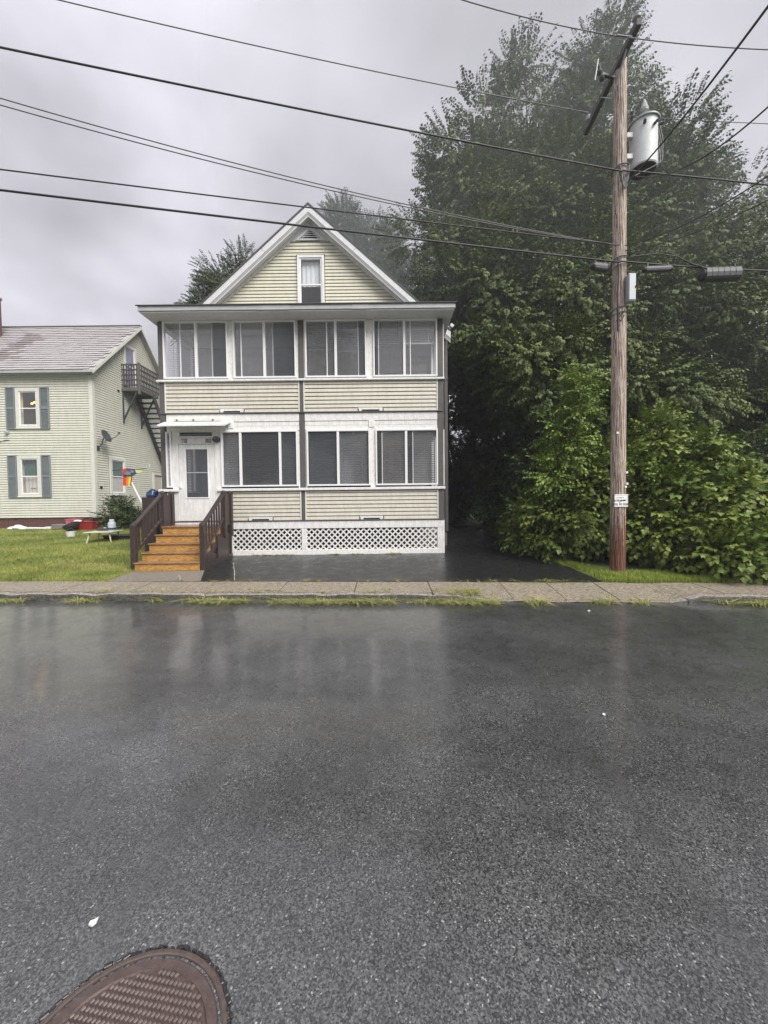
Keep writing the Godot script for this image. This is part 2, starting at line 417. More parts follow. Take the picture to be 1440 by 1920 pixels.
# wet asphalt: dark binder, grey and white chips, glossier and duller patches
func road_materials() -> void:
	var size := 2048
	var chips := noise(size, 0.20, 41, FastNoiseLite.TYPE_CELLULAR, 1)
	var a := chips.get_data()
	var b := noise(size, 0.34, 42, FastNoiseLite.TYPE_CELLULAR, 1).get_data()
	var p := noise(size, 0.0035, 43, FastNoiseLite.TYPE_SIMPLEX_SMOOTH, 4).get_data()
	var col := PackedByteArray(); col.resize(size * size * 3)
	var hgt := PackedByteArray(); hgt.resize(size * size)
	var rgh := PackedByteArray(); rgh.resize(size * size)
	for i in size * size:
		var x := a[i]; var y := b[i]
		var s := 30 + (x >> 2) + (y >> 3)          # sRGB of the binder and the small chips
		if x > 243: s = 84 + (y >> 2)
		if x > 252: s = 148 + (y >> 3)
		if y > 251: s = maxi(s, 128)
		col[i * 3] = s; col[i * 3 + 1] = s + 1; col[i * 3 + 2] = s + 2
		hgt[i] = (x >> 1) + (y >> 1)
		rgh[i] = clampi(74 + ((p[i] - 128) >> 2) + ((x - 128) >> 3), 40, 200)
	var m := mat("asphalt", Color.WHITE, 1.0)
	m.albedo_texture = ImageTexture.create_from_image(Image.create_from_data(size, size, false, Image.FORMAT_RGB8, col))
	m.roughness_texture = gray_tex(Image.create_from_data(size, size, false, Image.FORMAT_L8, rgh))
	m.heightmap_enabled = true; m.heightmap_texture = gray_tex(Image.create_from_data(size, size, false, Image.FORMAT_L8, hgt)); m.heightmap_scale = 0.10
	m.clearcoat_enabled = true; m.clearcoat = 0.75; m.clearcoat_roughness = 0.13      # film of rain water
	m.uv1_triplanar = true; m.uv1_world_triplanar = true; m.uv1_scale = Vector3(0.41, 0.41, 0.41); m.uv1_triplanar_sharpness = 8.0
	# worn and stained areas, metres across
	m.detail_enabled = true; m.detail_blend_mode = BaseMaterial3D.BLEND_MODE_MUL; m.detail_uv_layer = BaseMaterial3D.DETAIL_UV_2
	m.detail_albedo = ramp(blend(noise(512, 0.010, 48), noise(512, 0.06, 49), 0.3), [[0.25, Color(0.58, 0.58, 0.58)], [0.75, Color(1.0, 1.0, 1.0)]])
	m.uv2_triplanar = true; m.uv2_world_triplanar = true; m.uv2_scale = Vector3(0.11, 0.11, 0.11); m.uv2_triplanar_sharpness = 8.0
	# sealed, black driveway
	var q := blend(noise(1024, 0.25, 45, FastNoiseLite.TYPE_CELLULAR, 1), noise(1024, 0.008, 46), 0.25)
	var dr := tex_mat("driveway_seal", ramp(q, [[0.2, Color(0.011, 0.011, 0.012)], [0.6, Color(0.019, 0.019, 0.020)], [0.9, Color(0.033, 0.033, 0.034)]]), Vector3(0.5, 0.5, 0.5), 1.0, gray_tex(noise(1024, 0.3, 50, FastNoiseLite.TYPE_CELLULAR, 1)), 0.05)
	dr.roughness_texture = ramp(noise(512, 0.01, 47), [[0.25, Color(0.060, 0.060, 0.060)], [0.75, Color(0.11, 0.11, 0.11)]])


# ------------------------------------------------------------------ lie of the land
func kerb_z(x: float) -> float:      # the kerb's face: the street runs at 3 degrees to the house
	return -6.33 + 0.055 * x


func yard_y(x: float, z: float) -> float:
	var d := kerb_z(x) - z
	var k := clampf((-6.0 - x) / 2.0, 0.0, 1.0)
	return 0.155 + maxf(0.0, minf(d, 9.5) - 0.9) * lerpf(0.04, 0.06, k)


func cut(x: float) -> float:         # 1 where the kerb is lowered for the driveway
	return smoothstep(1.15, 1.75, x) * (1.0 - smoothstep(4.55, 5.0, x))


func walk_y(x: float, d: float) -> float:
	var s := clampf(d / 0.86, 0.0, 1.0)
	return lerpf(lerpf(0.125, 0.155, s), lerpf(0.03, 0.148, s), cut(x))


# a polygon on the ground (x, z), cut into cells and laid at height h(x, z)
func sheet(poly: PackedVector2Array, h: Callable, cell := 0.5) -> Mesher:
	var m := mb()
	var lo := Vector2(INF, INF); var hi := -lo
	for p in poly:
		lo = lo.min(p); hi = hi.max(p)
	for i in range(floori(lo.x / cell), ceili(hi.x / cell)):
		for j in range(floori(lo.y / cell), ceili(hi.y / cell)):
			var r := PackedVector2Array([Vector2(i, j) * cell, Vector2(i + 1, j) * cell, Vector2(i + 1, j + 1) * cell, Vector2(i, j + 1) * cell])
			for q: PackedVector2Array in Geometry2D.intersect_polygons(poly, r):
				var ix := Geometry2D.triangulate_polygon(q)
				for k in range(0, ix.size(), 3):
					var a := q[ix[k]]; var b := q[ix[k + 1]]; var c := q[ix[k + 2]]
					if (b - a).cross(c - a) > 0:
						var s := b; b = c; c = s
					m.tri(Vector3(a.x, h.call(a.x, a.y), a.y), Vector3(b.x, h.call(b.x, b.y), b.y), Vector3(c.x, h.call(c.x, c.y), c.y))
	return m


func _ready() -> void:
	rng.seed = 77
	view_and_light()
	make_materials()
	build_ground()
	build_house()
	build_steps()
	build_neighbour()
	build_far_houses()
	build_pole()
	build_wires()
	build_plants()
	build_lawn_things()
	build_small_things()


func view_and_light() -> void:
	var cam := Camera3D.new()
	cam.name = "camera"
	var pitch := deg_to_rad(-1.83); var roll := deg_to_rad(0.62)
	var f := Vector3(0, sin(pitch), -cos(pitch)); var u := Vector3.RIGHT.cross(f)
	cam.basis = Basis(Vector3.RIGHT * cos(roll) - u * sin(roll), u * cos(roll) + Vector3.RIGHT * sin(roll), -f)
	cam.position = Vector3(0, 1.7, 0)
	cam.fov = rad_to_deg(2.0 * atan(960.0 / 721.0)); cam.near = 0.05; cam.far = 900.0
	add_child(cam)
	cam.make_current()

	# overcast: soft banks of cloud, a little brighter overhead
	var w := 1024; var h := 512
	var f1 := FastNoiseLite.new(); f1.seed = 5; f1.frequency = 1.1; f1.fractal_octaves = 5; f1.fractal_gain = 0.5
	var f2 := FastNoiseLite.new(); f2.seed = 9; f2.frequency = 0.5; f2.fractal_octaves = 3
	var data := PackedFloat32Array(); data.resize(w * h * 3)
	for y in h:
		var el := PI * (0.5 - (y + 0.5) / h)
		for x in w:
			var az := PI2 * x / w
			var up := maxf(sin(el), 0.0)
			var d := Vector3(cos(el) * cos(az), up, cos(el) * sin(az))
			var q := d / (up + 0.35) * 1.9
			var c := f1.get_noise_3d(q.x, q.y, q.z) * 0.42 + f2.get_noise_3d(q.x + 40.0, q.y, q.z) * 0.52
			var l := (0.242 + 0.045 * up) * (1.0 + c)
			var k := (y * w + x) * 3
			data[k] = l * 0.992; data[k + 1] = l * 0.978; data[k + 2] = l * 1.08
	var sky := Sky.new()
	var pm := PanoramaSkyMaterial.new()
	pm.panorama = ImageTexture.create_from_image(Image.create_from_data(w, h, false, Image.FORMAT_RGBF, data.to_byte_array()))
	sky.sky_material = pm
	var env := Environment.new()
	env.background_mode = Environment.BG_SKY; env.sky = sky
	env.tonemap_mode = Environment.TONE_MAPPER_LINEAR; env.tonemap_exposure = 3.12
	env.sdfgi_enabled = true; env.ssao_enabled = true; env.ssil_enabled = true
	env.fog_enabled = true; env.fog_density = 0.0018; env.fog_light_color = Color(0.86, 0.87, 0.90)
	env.volumetric_fog_enabled = true; env.volumetric_fog_density = 0.0
	var we := WorldEnvironment.new()
	we.name = "environment"; we.environment = env
	add_child(we)
	# added fog volume that pales the maple crown, in place of lens haze
	var added_haze := FogVolume.new()
	var fm := FogMaterial.new()
	fm.density = 0.018; fm.albedo = Color(0.93, 0.94, 0.95)
	added_haze.name = "added_haze"; added_haze.shape = RenderingServer.FOG_VOLUME_SHAPE_ELLIPSOID; added_haze.material = fm
	added_haze.size = Vector3(36, 30, 22); added_haze.position = Vector3(10.5, 17.5, -18)
	added_haze.set_meta("kind", "stuff"); added_haze.set_meta("label", "added haze volume around the big maple crown, standing in for lens haze"); added_haze.set_meta("category", "added_haze")
	add_child(added_haze)
	# the bright part of the cloud cover, behind the camera
	var sun := DirectionalLight3D.new()
	sun.name = "sun"; sun.light_energy = 0.5; sun.light_angular_distance = 35.0; sun.light_color = Color(1.0, 0.985, 0.96)
	sun.shadow_enabled = true
	add_child(sun)
	sun.look_at_from_position(Vector3(8, 12, 9.5), Vector3.ZERO)


func build_ground() -> void:
	# one sheet from horizon to horizon, dipping under the road and the pavements
	var xs := [-160.0, -90.0, -50.0, -26.0]
	for i in 37: xs.append(-18.0 + i)
	xs += [26.0, 50.0, 90.0, 160.0]
	var ds := [-160.0, -90.0, -40.0, -22.0, -11.2, -11.15, -9.82, -9.78, -0.15, -0.1, 0.84, 0.85, 1.0, 1.6, 2.4, 3.2, 4.0, 5.0, 6.0, 7.5, 9.5, 12.0, 20.0, 40.0, 90.0, 160.0]
	var hy := func(x: float, d: float) -> float:
		if d < -11.16: return 0.14
		if d < -9.8: return 0.08
		if d < -0.12: return -0.08
		if d < 0.845: return -0.02
		return yard_y(clampf(x, -40, 40), kerb_z(x) - d)
	var g := mb()
	for i in xs.size() - 1:
		for j in ds.size() - 1:
			var p := []
			for k: Array in [[i, j], [i + 1, j], [i + 1, j + 1], [i, j + 1]]:
				var x: float = xs[k[0]]; var d: float = ds[k[1]]
				p.append(Vector3(x, hy.call(x, d), kerb_z(x) - d))
			g.quad(p[0], p[1], p[2], p[3])
	struct_mesh("ground", g, M.turf)

	var rd := mb()
	var rn := FastNoiseLite.new(); rn.seed = 12; rn.frequency = 0.28; rn.fractal_octaves = 3
	var ry := func(x: float, z: float) -> float: return rn.get_noise_2d(x, z * 1.4) * 0.016 * smoothstep(0.45, 1.3, Vector2(x + 0.835, z + 1.075).length()) * smoothstep(0.0, 0.8, kerb_z(x) + 9.6 - z) * smoothstep(0.0, 0.8, z - kerb_z(x))
	var st := 0.25
	for i in 96:
		for j in 39:
			var q := []
			for k: Array in [[i, j + 1], [i + 1, j + 1], [i + 1, j], [i, j]]:
				var x: float = -12.0 + k[0] * st; var z: float = kerb_z(x) + minf(k[1] * st, 9.8)
				var e := 0.05
				q.append([Vector3(x, ry.call(x, z), z), Vector3(ry.call(x - e, z) - ry.call(x + e, z), 2.0 * e, ry.call(x, z - e) - ry.call(x, z + e)).normalized()])
			rd.tri(q[0][0], q[1][0], q[2][0], q[0][1], q[1][1], q[2][1]); rd.tri(q[0][0], q[2][0], q[3][0], q[0][1], q[2][1], q[3][1])
	var rx := [-160.0, -60.0, -16.0, -8.0, 0.0, 8.0, 16.0, 60.0, 160.0]
	for ab: Array in [[-160.0, -60.0], [-60.0, -12.0], [12.0, 60.0], [60.0, 160.0]]:
		var a: float = ab[0]; var b: float = ab[1]
		rd.quad(Vector3(a, 0, kerb_z(a) + 9.8), Vector3(b, 0, kerb_z(b) + 9.8), Vector3(b, 0, kerb_z(b)), Vector3(a, 0, kerb_z(a)))
	struct_mesh("road", rd, M.asphalt)

	# pavement of concrete slabs, some a little sunk or tipped
	var sw := structure("sidewalk")
	var x0 := -19.0
	var k := 0
	while x0 < 18.0:
		var x1 := x0 + (1.32 if x0 < 0.9 or x0 > 4.8 else 0.84)
		var sink := rng.randf_range(-0.006, 0.006)
		var m := mb()
		var n := 5
		for i in n:
			var a := lerpf(x0 + 0.008, x1 - 0.008, i / float(n)); var b := lerpf(x0 + 0.008, x1 - 0.008, (i + 1) / float(n))
			var inner := 0.13 * (1.0 - 0.55 * cut((x0 + x1) * 0.5))
			var lo := []; var hi := []
			for q: Array in [[a, inner], [b, inner], [b, 0.86], [a, 0.86]]:
				hi.append(Vector3(q[0], walk_y(q[0], q[1]) + sink, kerb_z(q[0]) - q[1])); lo.append(Vector3(q[0], -0.05, kerb_z(q[0]) - q[1]))
			m.quad(hi[0], hi[1], hi[2], hi[3])
			m.quad(lo[0], lo[1], hi[1], hi[0]); m.quad(lo[2], lo[3], hi[3], hi[2])
			if i == 0: m.quad(lo[3], lo[0], hi[0], hi[3])
			if i == n - 1: m.quad(lo[1], lo[2], hi[2], hi[1])
		part(sw, "slab", m, M.concrete)
		x0 = x1; k += 1
	# kerb stones, worn and uneven; lowered at the drive
	var kb := structure("kerb")
	x0 = -19.0
	while x0 < 18.0:
		var x1 := x0 + rng.randf_range(1.5, 2.1)
		if x0 < 1.3 and x1 > 1.0: x1 = 1.3
		if x0 >= 1.3 and x0 < 4.8: x1 = minf(x1, 4.85)
		var m := mb()
		var n := 8
		var grime := mb()
		var dy := rng.randf_range(-0.012, 0.008); var dz := rng.randf_range(-0.012, 0.012)
		var prof := func(x: float, e: float) -> Array:
			var top := walk_y(x, 0.0) + dy + 0.006 * sin(x * 9.0) + 0.004 * sin(x * 23.0)
			top = maxf(top - e * 0.02, 0.012)
			var z := kerb_z(x) + dz + 0.008 * sin(x * 7.0 + 1.0)
			var r := minf(0.03, top * 0.5)
			return [Vector3(x, -0.06, z), Vector3(x, top - r, z - 0.008), Vector3(x, top - r * 0.25, z - r * 0.5), Vector3(x, top, z - r - 0.01), Vector3(x, top, z - 0.122), Vector3(x, -0.06, z - 0.122)]
		for i in n:
			var a: Array = prof.call(lerpf(x0 + 0.006, x1 - 0.006, i / float(n)), 1.0 if i == 0 else 0.0)
			var b: Array = prof.call(lerpf(x0 + 0.006, x1 - 0.006, (i + 1) / float(n)), 1.0 if i == n - 1 else 0.0)
			for j in [2, 3, 4]: m.quad(a[j], b[j], b[j + 1], a[j + 1])
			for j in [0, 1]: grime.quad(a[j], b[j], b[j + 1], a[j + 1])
			if i == 0: m.quad(a[0], a[1], a[4], a[5])
			if i == n - 1: m.quad(b[5], b[4], b[1], b[0])
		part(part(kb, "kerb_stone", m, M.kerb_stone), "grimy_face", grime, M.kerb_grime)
		x0 = x1
	# the far side of the street, behind the camera
	var m2 := mb()
	for i in rx.size() - 1:
		var a: float = rx[i]; var b: float = rx[i + 1]
		m2.hexa([Vector3(a, -0.06, kerb_z(a) + 9.8), Vector3(b, -0.06, kerb_z(b) + 9.8), Vector3(b, 0.13, kerb_z(b) + 9.8), Vector3(a, 0.13, kerb_z(a) + 9.8),
			Vector3(a, -0.06, kerb_z(a) + 11.2), Vector3(b, -0.06, kerb_z(b) + 11.2), Vector3(b, 0.15, kerb_z(b) + 11.2), Vector3(a, 0.15, kerb_z(a) + 11.2)])
	struct_mesh("sidewalk", m2, M.concrete)

	# black sealed driveway in front of the house and along its right side
	var bk := func(x: float) -> float: return kerb_z(x) - 0.865
	var poly := PackedVector2Array([Vector2(-3.56, bk.call(-3.56)), Vector2(-1.0, bk.call(-1.0)), Vector2(1.5, bk.call(1.5)), Vector2(3.99, bk.call(3.99)), Vector2(3.95, -8.6), Vector2(3.9, -9.7), Vector2(3.84, -11.5), Vector2(3.95, -13.2), Vector2(3.7, -16.0), Vector2(3.2, -19.0), Vector2(1.6, -19.0), Vector2(1.6, -10.3), Vector2(-4.02, -10.3), Vector2(-4.0, -8.55)])
	struct_mesh("driveway", sheet(poly, func(x: float, z: float) -> float: return yard_y(x, z) + 0.012), M.driveway_seal)
	var wp := PackedVector2Array([Vector2(-5.45, bk.call(-5.45)), Vector2(-3.57, bk.call(-3.57)), Vector2(-4.01, -8.55), Vector2(-4.0, -10.0), Vector2(-5.5, -10.0), Vector2(-5.52, -8.45), Vector2(-5.5, -8.2)])
	struct_mesh("path", sheet(wp, func(x: float, z: float) -> float: return yard_y(x, z) + 0.006), M.path_concrete)


# ------------------------------------------------------------------ parts of houses
# clapboard course of unit length along x (or along z), exposure h: proud at its lower edge
func course_mesh(h: float, along_z := false) -> ArrayMesh:
	var m := mb()
	# a lip at the foot, a face that leans in, and a shadow gap under the next course
	var pr := [Vector2(0.0, 0.0), Vector2(0.036, 0.0), Vector2(0.038, 0.010), Vector2(0.020, h - 0.016), Vector2(0.0, h - 0.016)]
	for i in pr.size():
		var p: Vector2 = pr[i]; var q: Vector2 = pr[(i + 1) % pr.size()]
		if along_z: m.quad(Vector3(p.x, p.y, 0), Vector3(p.x, p.y, -1), Vector3(q.x, q.y, -1), Vector3(q.x, q.y, 0))
		else: m.quad(Vector3(0, p.y, p.x), Vector3(1, p.y, p.x), Vector3(1, q.y, q.x), Vector3(0, q.y, q.x))
	for e in 2:
		for i in [1, 2, 3]:
			var a: Vector2 = pr[0]; var b: Vector2 = pr[i]; var c: Vector2 = pr[i + 1]
			if along_z: m.tri(Vector3(a.x, a.y, -e), Vector3(b.x, b.y, -e), Vector3(c.x, c.y, -e))
			else: m.tri(Vector3(e, a.y, a.x), Vector3(e, b.y, b.x), Vector3(e, c.y, c.x))
	return m.mesh()


# courses on a wall facing +z between x0 and x1, skipping the holes [x0, x1, y0, y1]
func clad_front(house: Node3D, mesh: Mesh, mt: Material, h: float, x0: float, x1: float, y0: float, y1: float, z: float, holes := [], clip = null) -> void:
	var y := y0
	while y < y1 - 0.02:
		var a := x0; var b := x1
		if clip != null:
			var ab: Vector2 = clip.call(y); a = maxf(a, ab.x); b = minf(b, ab.y)
		var segs := [[a, b]]
		for q: Array in holes:
			if y + h * 0.6 > q[2] and y + h * 0.4 < q[3]:
				var nxt := []
				for s: Array in segs:
					if q[1] <= s[0] or q[0] >= s[1]: nxt.append(s)
					else:
						if q[0] > s[0]: nxt.append([s[0], q[0]])
						if q[1] < s[1]: nxt.append([q[1], s[1]])
				segs = nxt
		for s: Array in segs:
			if s[1] - s[0] > 0.03:
				piece(house, "siding_board", mesh, mt, Vector3(s[0], y, z), Vector3(s[1] - s[0], minf(1.0, (y1 - y) / h), 1))
		y += h


# courses on a wall facing +x (or -x with flip), from z0 back to z1 < z0
func clad_side(house: Node3D, mesh: Mesh, mt: Material, h: float, z0: float, z1: float, y0: float, y1: float, x: float, flip := false, holes := [], clip = null) -> void:
	var y := y0
	while y < y1 - 0.02:
		var a := -z0; var b := -z1
		if clip != null:
			var ab: Vector2 = clip.call(y); a = maxf(a, ab.x); b = minf(b, ab.y)
		var segs := [[a, b]]
		for q: Array in holes:
			if y + h * 0.6 > q[2] and y + h * 0.4 < q[3]:
				var nxt := []
				for s: Array in segs:
					if q[1] <= s[0] or q[0] >= s[1]: nxt.append(s)
					else:
						if q[0] > s[0]: nxt.append([s[0], q[0]])
						if q[1] < s[1]: nxt.append([q[1], s[1]])
				segs = nxt
		for s: Array in segs:
			if s[1] - s[0] > 0.03:
				piece(house, "siding_board", mesh, mt, Vector3(x, y, -s[0]), Vector3(-1.0 if flip else 1.0, minf(1.0, (y1 - y) / h), s[1] - s[0]))
		y += h


# white sliding porch window facing +z: frame, mullions, panes, slim sash edges, blinds
func slider(house: Node3D, x0: float, x1: float, y0: float, y1: float, z: float, mull: Array, edges: Array, blinds: Array, screens := []) -> void:
	var fw := 0.042
	var m := mb()
	m.cbx(Vector3(x0, y0, z - 0.06), Vector3(x0 + fw, y1, z + 0.03), 0.005); m.cbx(Vector3(x1 - fw, y0, z - 0.06), Vector3(x1, y1, z + 0.03), 0.005)
	m.cbx(Vector3(x0 + fw, y0, z - 0.06), Vector3(x1 - fw, y0 + fw, z + 0.027), 0.005); m.cbx(Vector3(x0 + fw, y1 - fw, z - 0.06), Vector3(x1 - fw, y1, z + 0.027), 0.005)
	var win := part(house, "window", m, M.window_white)
	for q: float in mull:
		part(win, "mullion", mb().cbx(Vector3(q - 0.032, y0 + fw, z - 0.05), Vector3(q + 0.032, y1 - fw, z + 0.02), 0.005), M.window_white)
	for q: float in edges:
		part(win, "sash_edge", mb().cbx(Vector3(q - 0.013, y0 + fw, z - 0.055), Vector3(q + 0.013, y1 - fw, z - 0.02), 0.003), M.window_white)
	var cuts := [x0 + fw] + mull + [x1 - fw]
	for i in cuts.size() - 1:
		var a: float = cuts[i] + 0.02; var b: float = cuts[i + 1] - 0.02
		# lights of this bay, parted by the slim sash edges; some are open and only screened
		var lights := [a]
		for q: float in edges:
			if q > a and q < b: lights.append(q)
		lights.append(b)
		# sashes never hang quite true: each pane leans by a hair
		var t1 := rng.randf_range(-0.008, 0.008); var t2 := rng.randf_range(-0.008, 0.008)
		for k in lights.size() - 1:
			var xa: float = lights[k]; var xb: float = lights[k + 1]
			var dark := false
			for q: float in screens:
				if q > xa and q < xb: dark = true
			var pm := mb()
			pm.quad(Vector3(xa, y0 + fw, z - 0.012 + t1), Vector3(xb, y0 + fw, z - 0.012 - t1), Vector3(xb, y1 - fw, z - 0.012 + t2), Vector3(xa, y1 - fw, z - 0.012 - t2 * 0.5))
			# two panes, a few centimetres apart: sash and storm glass
			if not dark: pm.quad(Vector3(xa, y0 + fw, z - 0.045 - t2), Vector3(xb, y0 + fw, z - 0.045 + t1), Vector3(xb, y1 - fw, z - 0.045), Vector3(xa, y1 - fw, z - 0.045 + t2))
			part(win, "insect_screen" if dark else "pane", pm, M.screened_glass if dark else M.glass)
		if i < blinds.size() and blinds[i]:
			var bm := mb()
			var y: float = y1 - 0.07
			while y > lerpf(y1, y0, blinds[i][1]) + 0.05:
				bm.hexa([Vector3(a, y, z - 0.145), Vector3(b, y, z - 0.145), Vector3(b, y + 0.003, z - 0.145), Vector3(a, y + 0.003, z - 0.145),
					Vector3(a, y - 0.024, z - 0.102), Vector3(b, y - 0.024, z - 0.102), Vector3(b, y - 0.021, z - 0.102), Vector3(a, y - 0.021, z - 0.102)])
				y -= 0.047 + rng.randf_range(-0.002, 0.002)
			bm.bx(Vector3(a, y - 0.012, z - 0.128), Vector3(b, y + 0.008, z - 0.098))
			for q: float in [0.2, 0.8]:
				bm.bx(Vector3(lerpf(a, b, q) - 0.004, y, z - 0.098), Vector3(lerpf(a, b, q) + 0.004, y1 - 0.05, z - 0.095))
			part(win, "blind", bm, M[blinds[i][0]])


# frame of four mitreless bars in the plane of b.x, b.y at a point
func casing(m: Mesher, x0: float, x1: float, y0: float, y1: float, w: float, z0: float, z1: float, at: Vector3, b: Basis) -> Mesher:
	var B := func(ax: float, bx_: float, ay: float, by: float) -> void:
		m.cb(at + b * Vector3((ax + bx_) * 0.5, (ay + by) * 0.5, (z0 + z1) * 0.5), Vector3(bx_ - ax, by - ay, z1 - z0), 0.005, b)
	B.call(x0, x0 + w, y0, y1); B.call(x1 - w, x1, y0, y1); B.call(x0 + w, x1 - w, y0, y0 + w); B.call(x0 + w, x1 - w, y1 - w, y1)
	return m


# double-hung window on any wall: at = lower left corner on the wall's face, b.z points out of it; deep where the wall has a hole
func sash_window(house: Node3D, w: float, h: float, at: Vector3, b: Basis, trim: Material, cw: float, upper: Material, lower: Material, deep := false) -> MeshInstance3D:
	var m := casing(mb(), 0, w, 0, h, cw, 0.0, 0.07, at, b)
	m.cb(at + b * Vector3(w * 0.5, 0.012, 0.055), Vector3(w + 0.04, 0.035, 0.08), 0.005, b)
	var win := part(house, "window", m, trim)
	var s := casing(mb(), cw, w - cw, cw, h - cw, 0.04, 0.004, 0.045, at, b)
	s.cb(at + b * Vector3(w * 0.5, h * 0.5, 0.025), Vector3(w - 2 * cw - 0.08, 0.045, 0.042), 0.004, b)
	part(win, "sash", s, M.window_white)
	var P := func(x: float, y: float, z: float) -> Vector3: return at + b * Vector3(x, y, z)
	var i := cw + 0.035
	var back := -0.10 if deep else 0.010
	for k in 2:
		var ya := i if k == 0 else h * 0.5 + 0.015; var yb := h * 0.5 - 0.015 if k == 0 else h - i
		var zz := 0.022 if k == 0 else 0.034
		var pm := mb()
		pm.quad(P.call(i, ya, zz), P.call(w - i, ya, zz), P.call(w - i, yb, zz), P.call(i, yb, zz))
		part(win, "pane", pm, M.glass)
		var mt := lower if k == 0 else upper
		if mt == null: continue
		var cm := mb()
		var n := 14
		for j in n:       # cloth or paper behind the glass, in shallow folds
			var xa := lerpf(i, w - i, j / float(n)); var xb := lerpf(i, w - i, (j + 1) / float(n))
			var f := 0.012 if deep else 0.004
			cm.quad(P.call(xa, ya, back + f * sin(j * 1.9)), P.call(xb, ya, back + f * sin((j + 1) * 1.9)), P.call(xb, yb, back + f * sin((j + 1) * 1.9)), P.call(xa, yb, back + f * sin(j * 1.9)))
		part(win, "curtain", cm, mt)
	return win


# a wall slab facing +z with rectangular holes [x0, x1, y0, y1] left open
func holed_wall(x0: float, x1: float, y0: float, y1: float, z0: float, z1: float, holes: Array) -> Mesher:
	var m := mb()
	var ys := [y0, y1]
	for q: Array in holes: ys += [q[2], q[3]]
	ys.sort()
	for i in ys.size() - 1:
		if ys[i + 1] - ys[i] < 0.001: continue
		var xs := [[x0, x1]]
		for q: Array in holes:
			if q[2] <= ys[i] + 0.0005 and q[3] >= ys[i + 1] - 0.0005:
				var nxt := []
				for s: Array in xs:
					if q[1] <= s[0] or q[0] >= s[1]: nxt.append(s)
					else: nxt += [[s[0], q[0]], [q[1], s[1]]]
				xs = nxt
		for s: Array in xs:
			m.bx(Vector3(s[0], ys[i], z0), Vector3(s[1], ys[i + 1], z1))
	return m


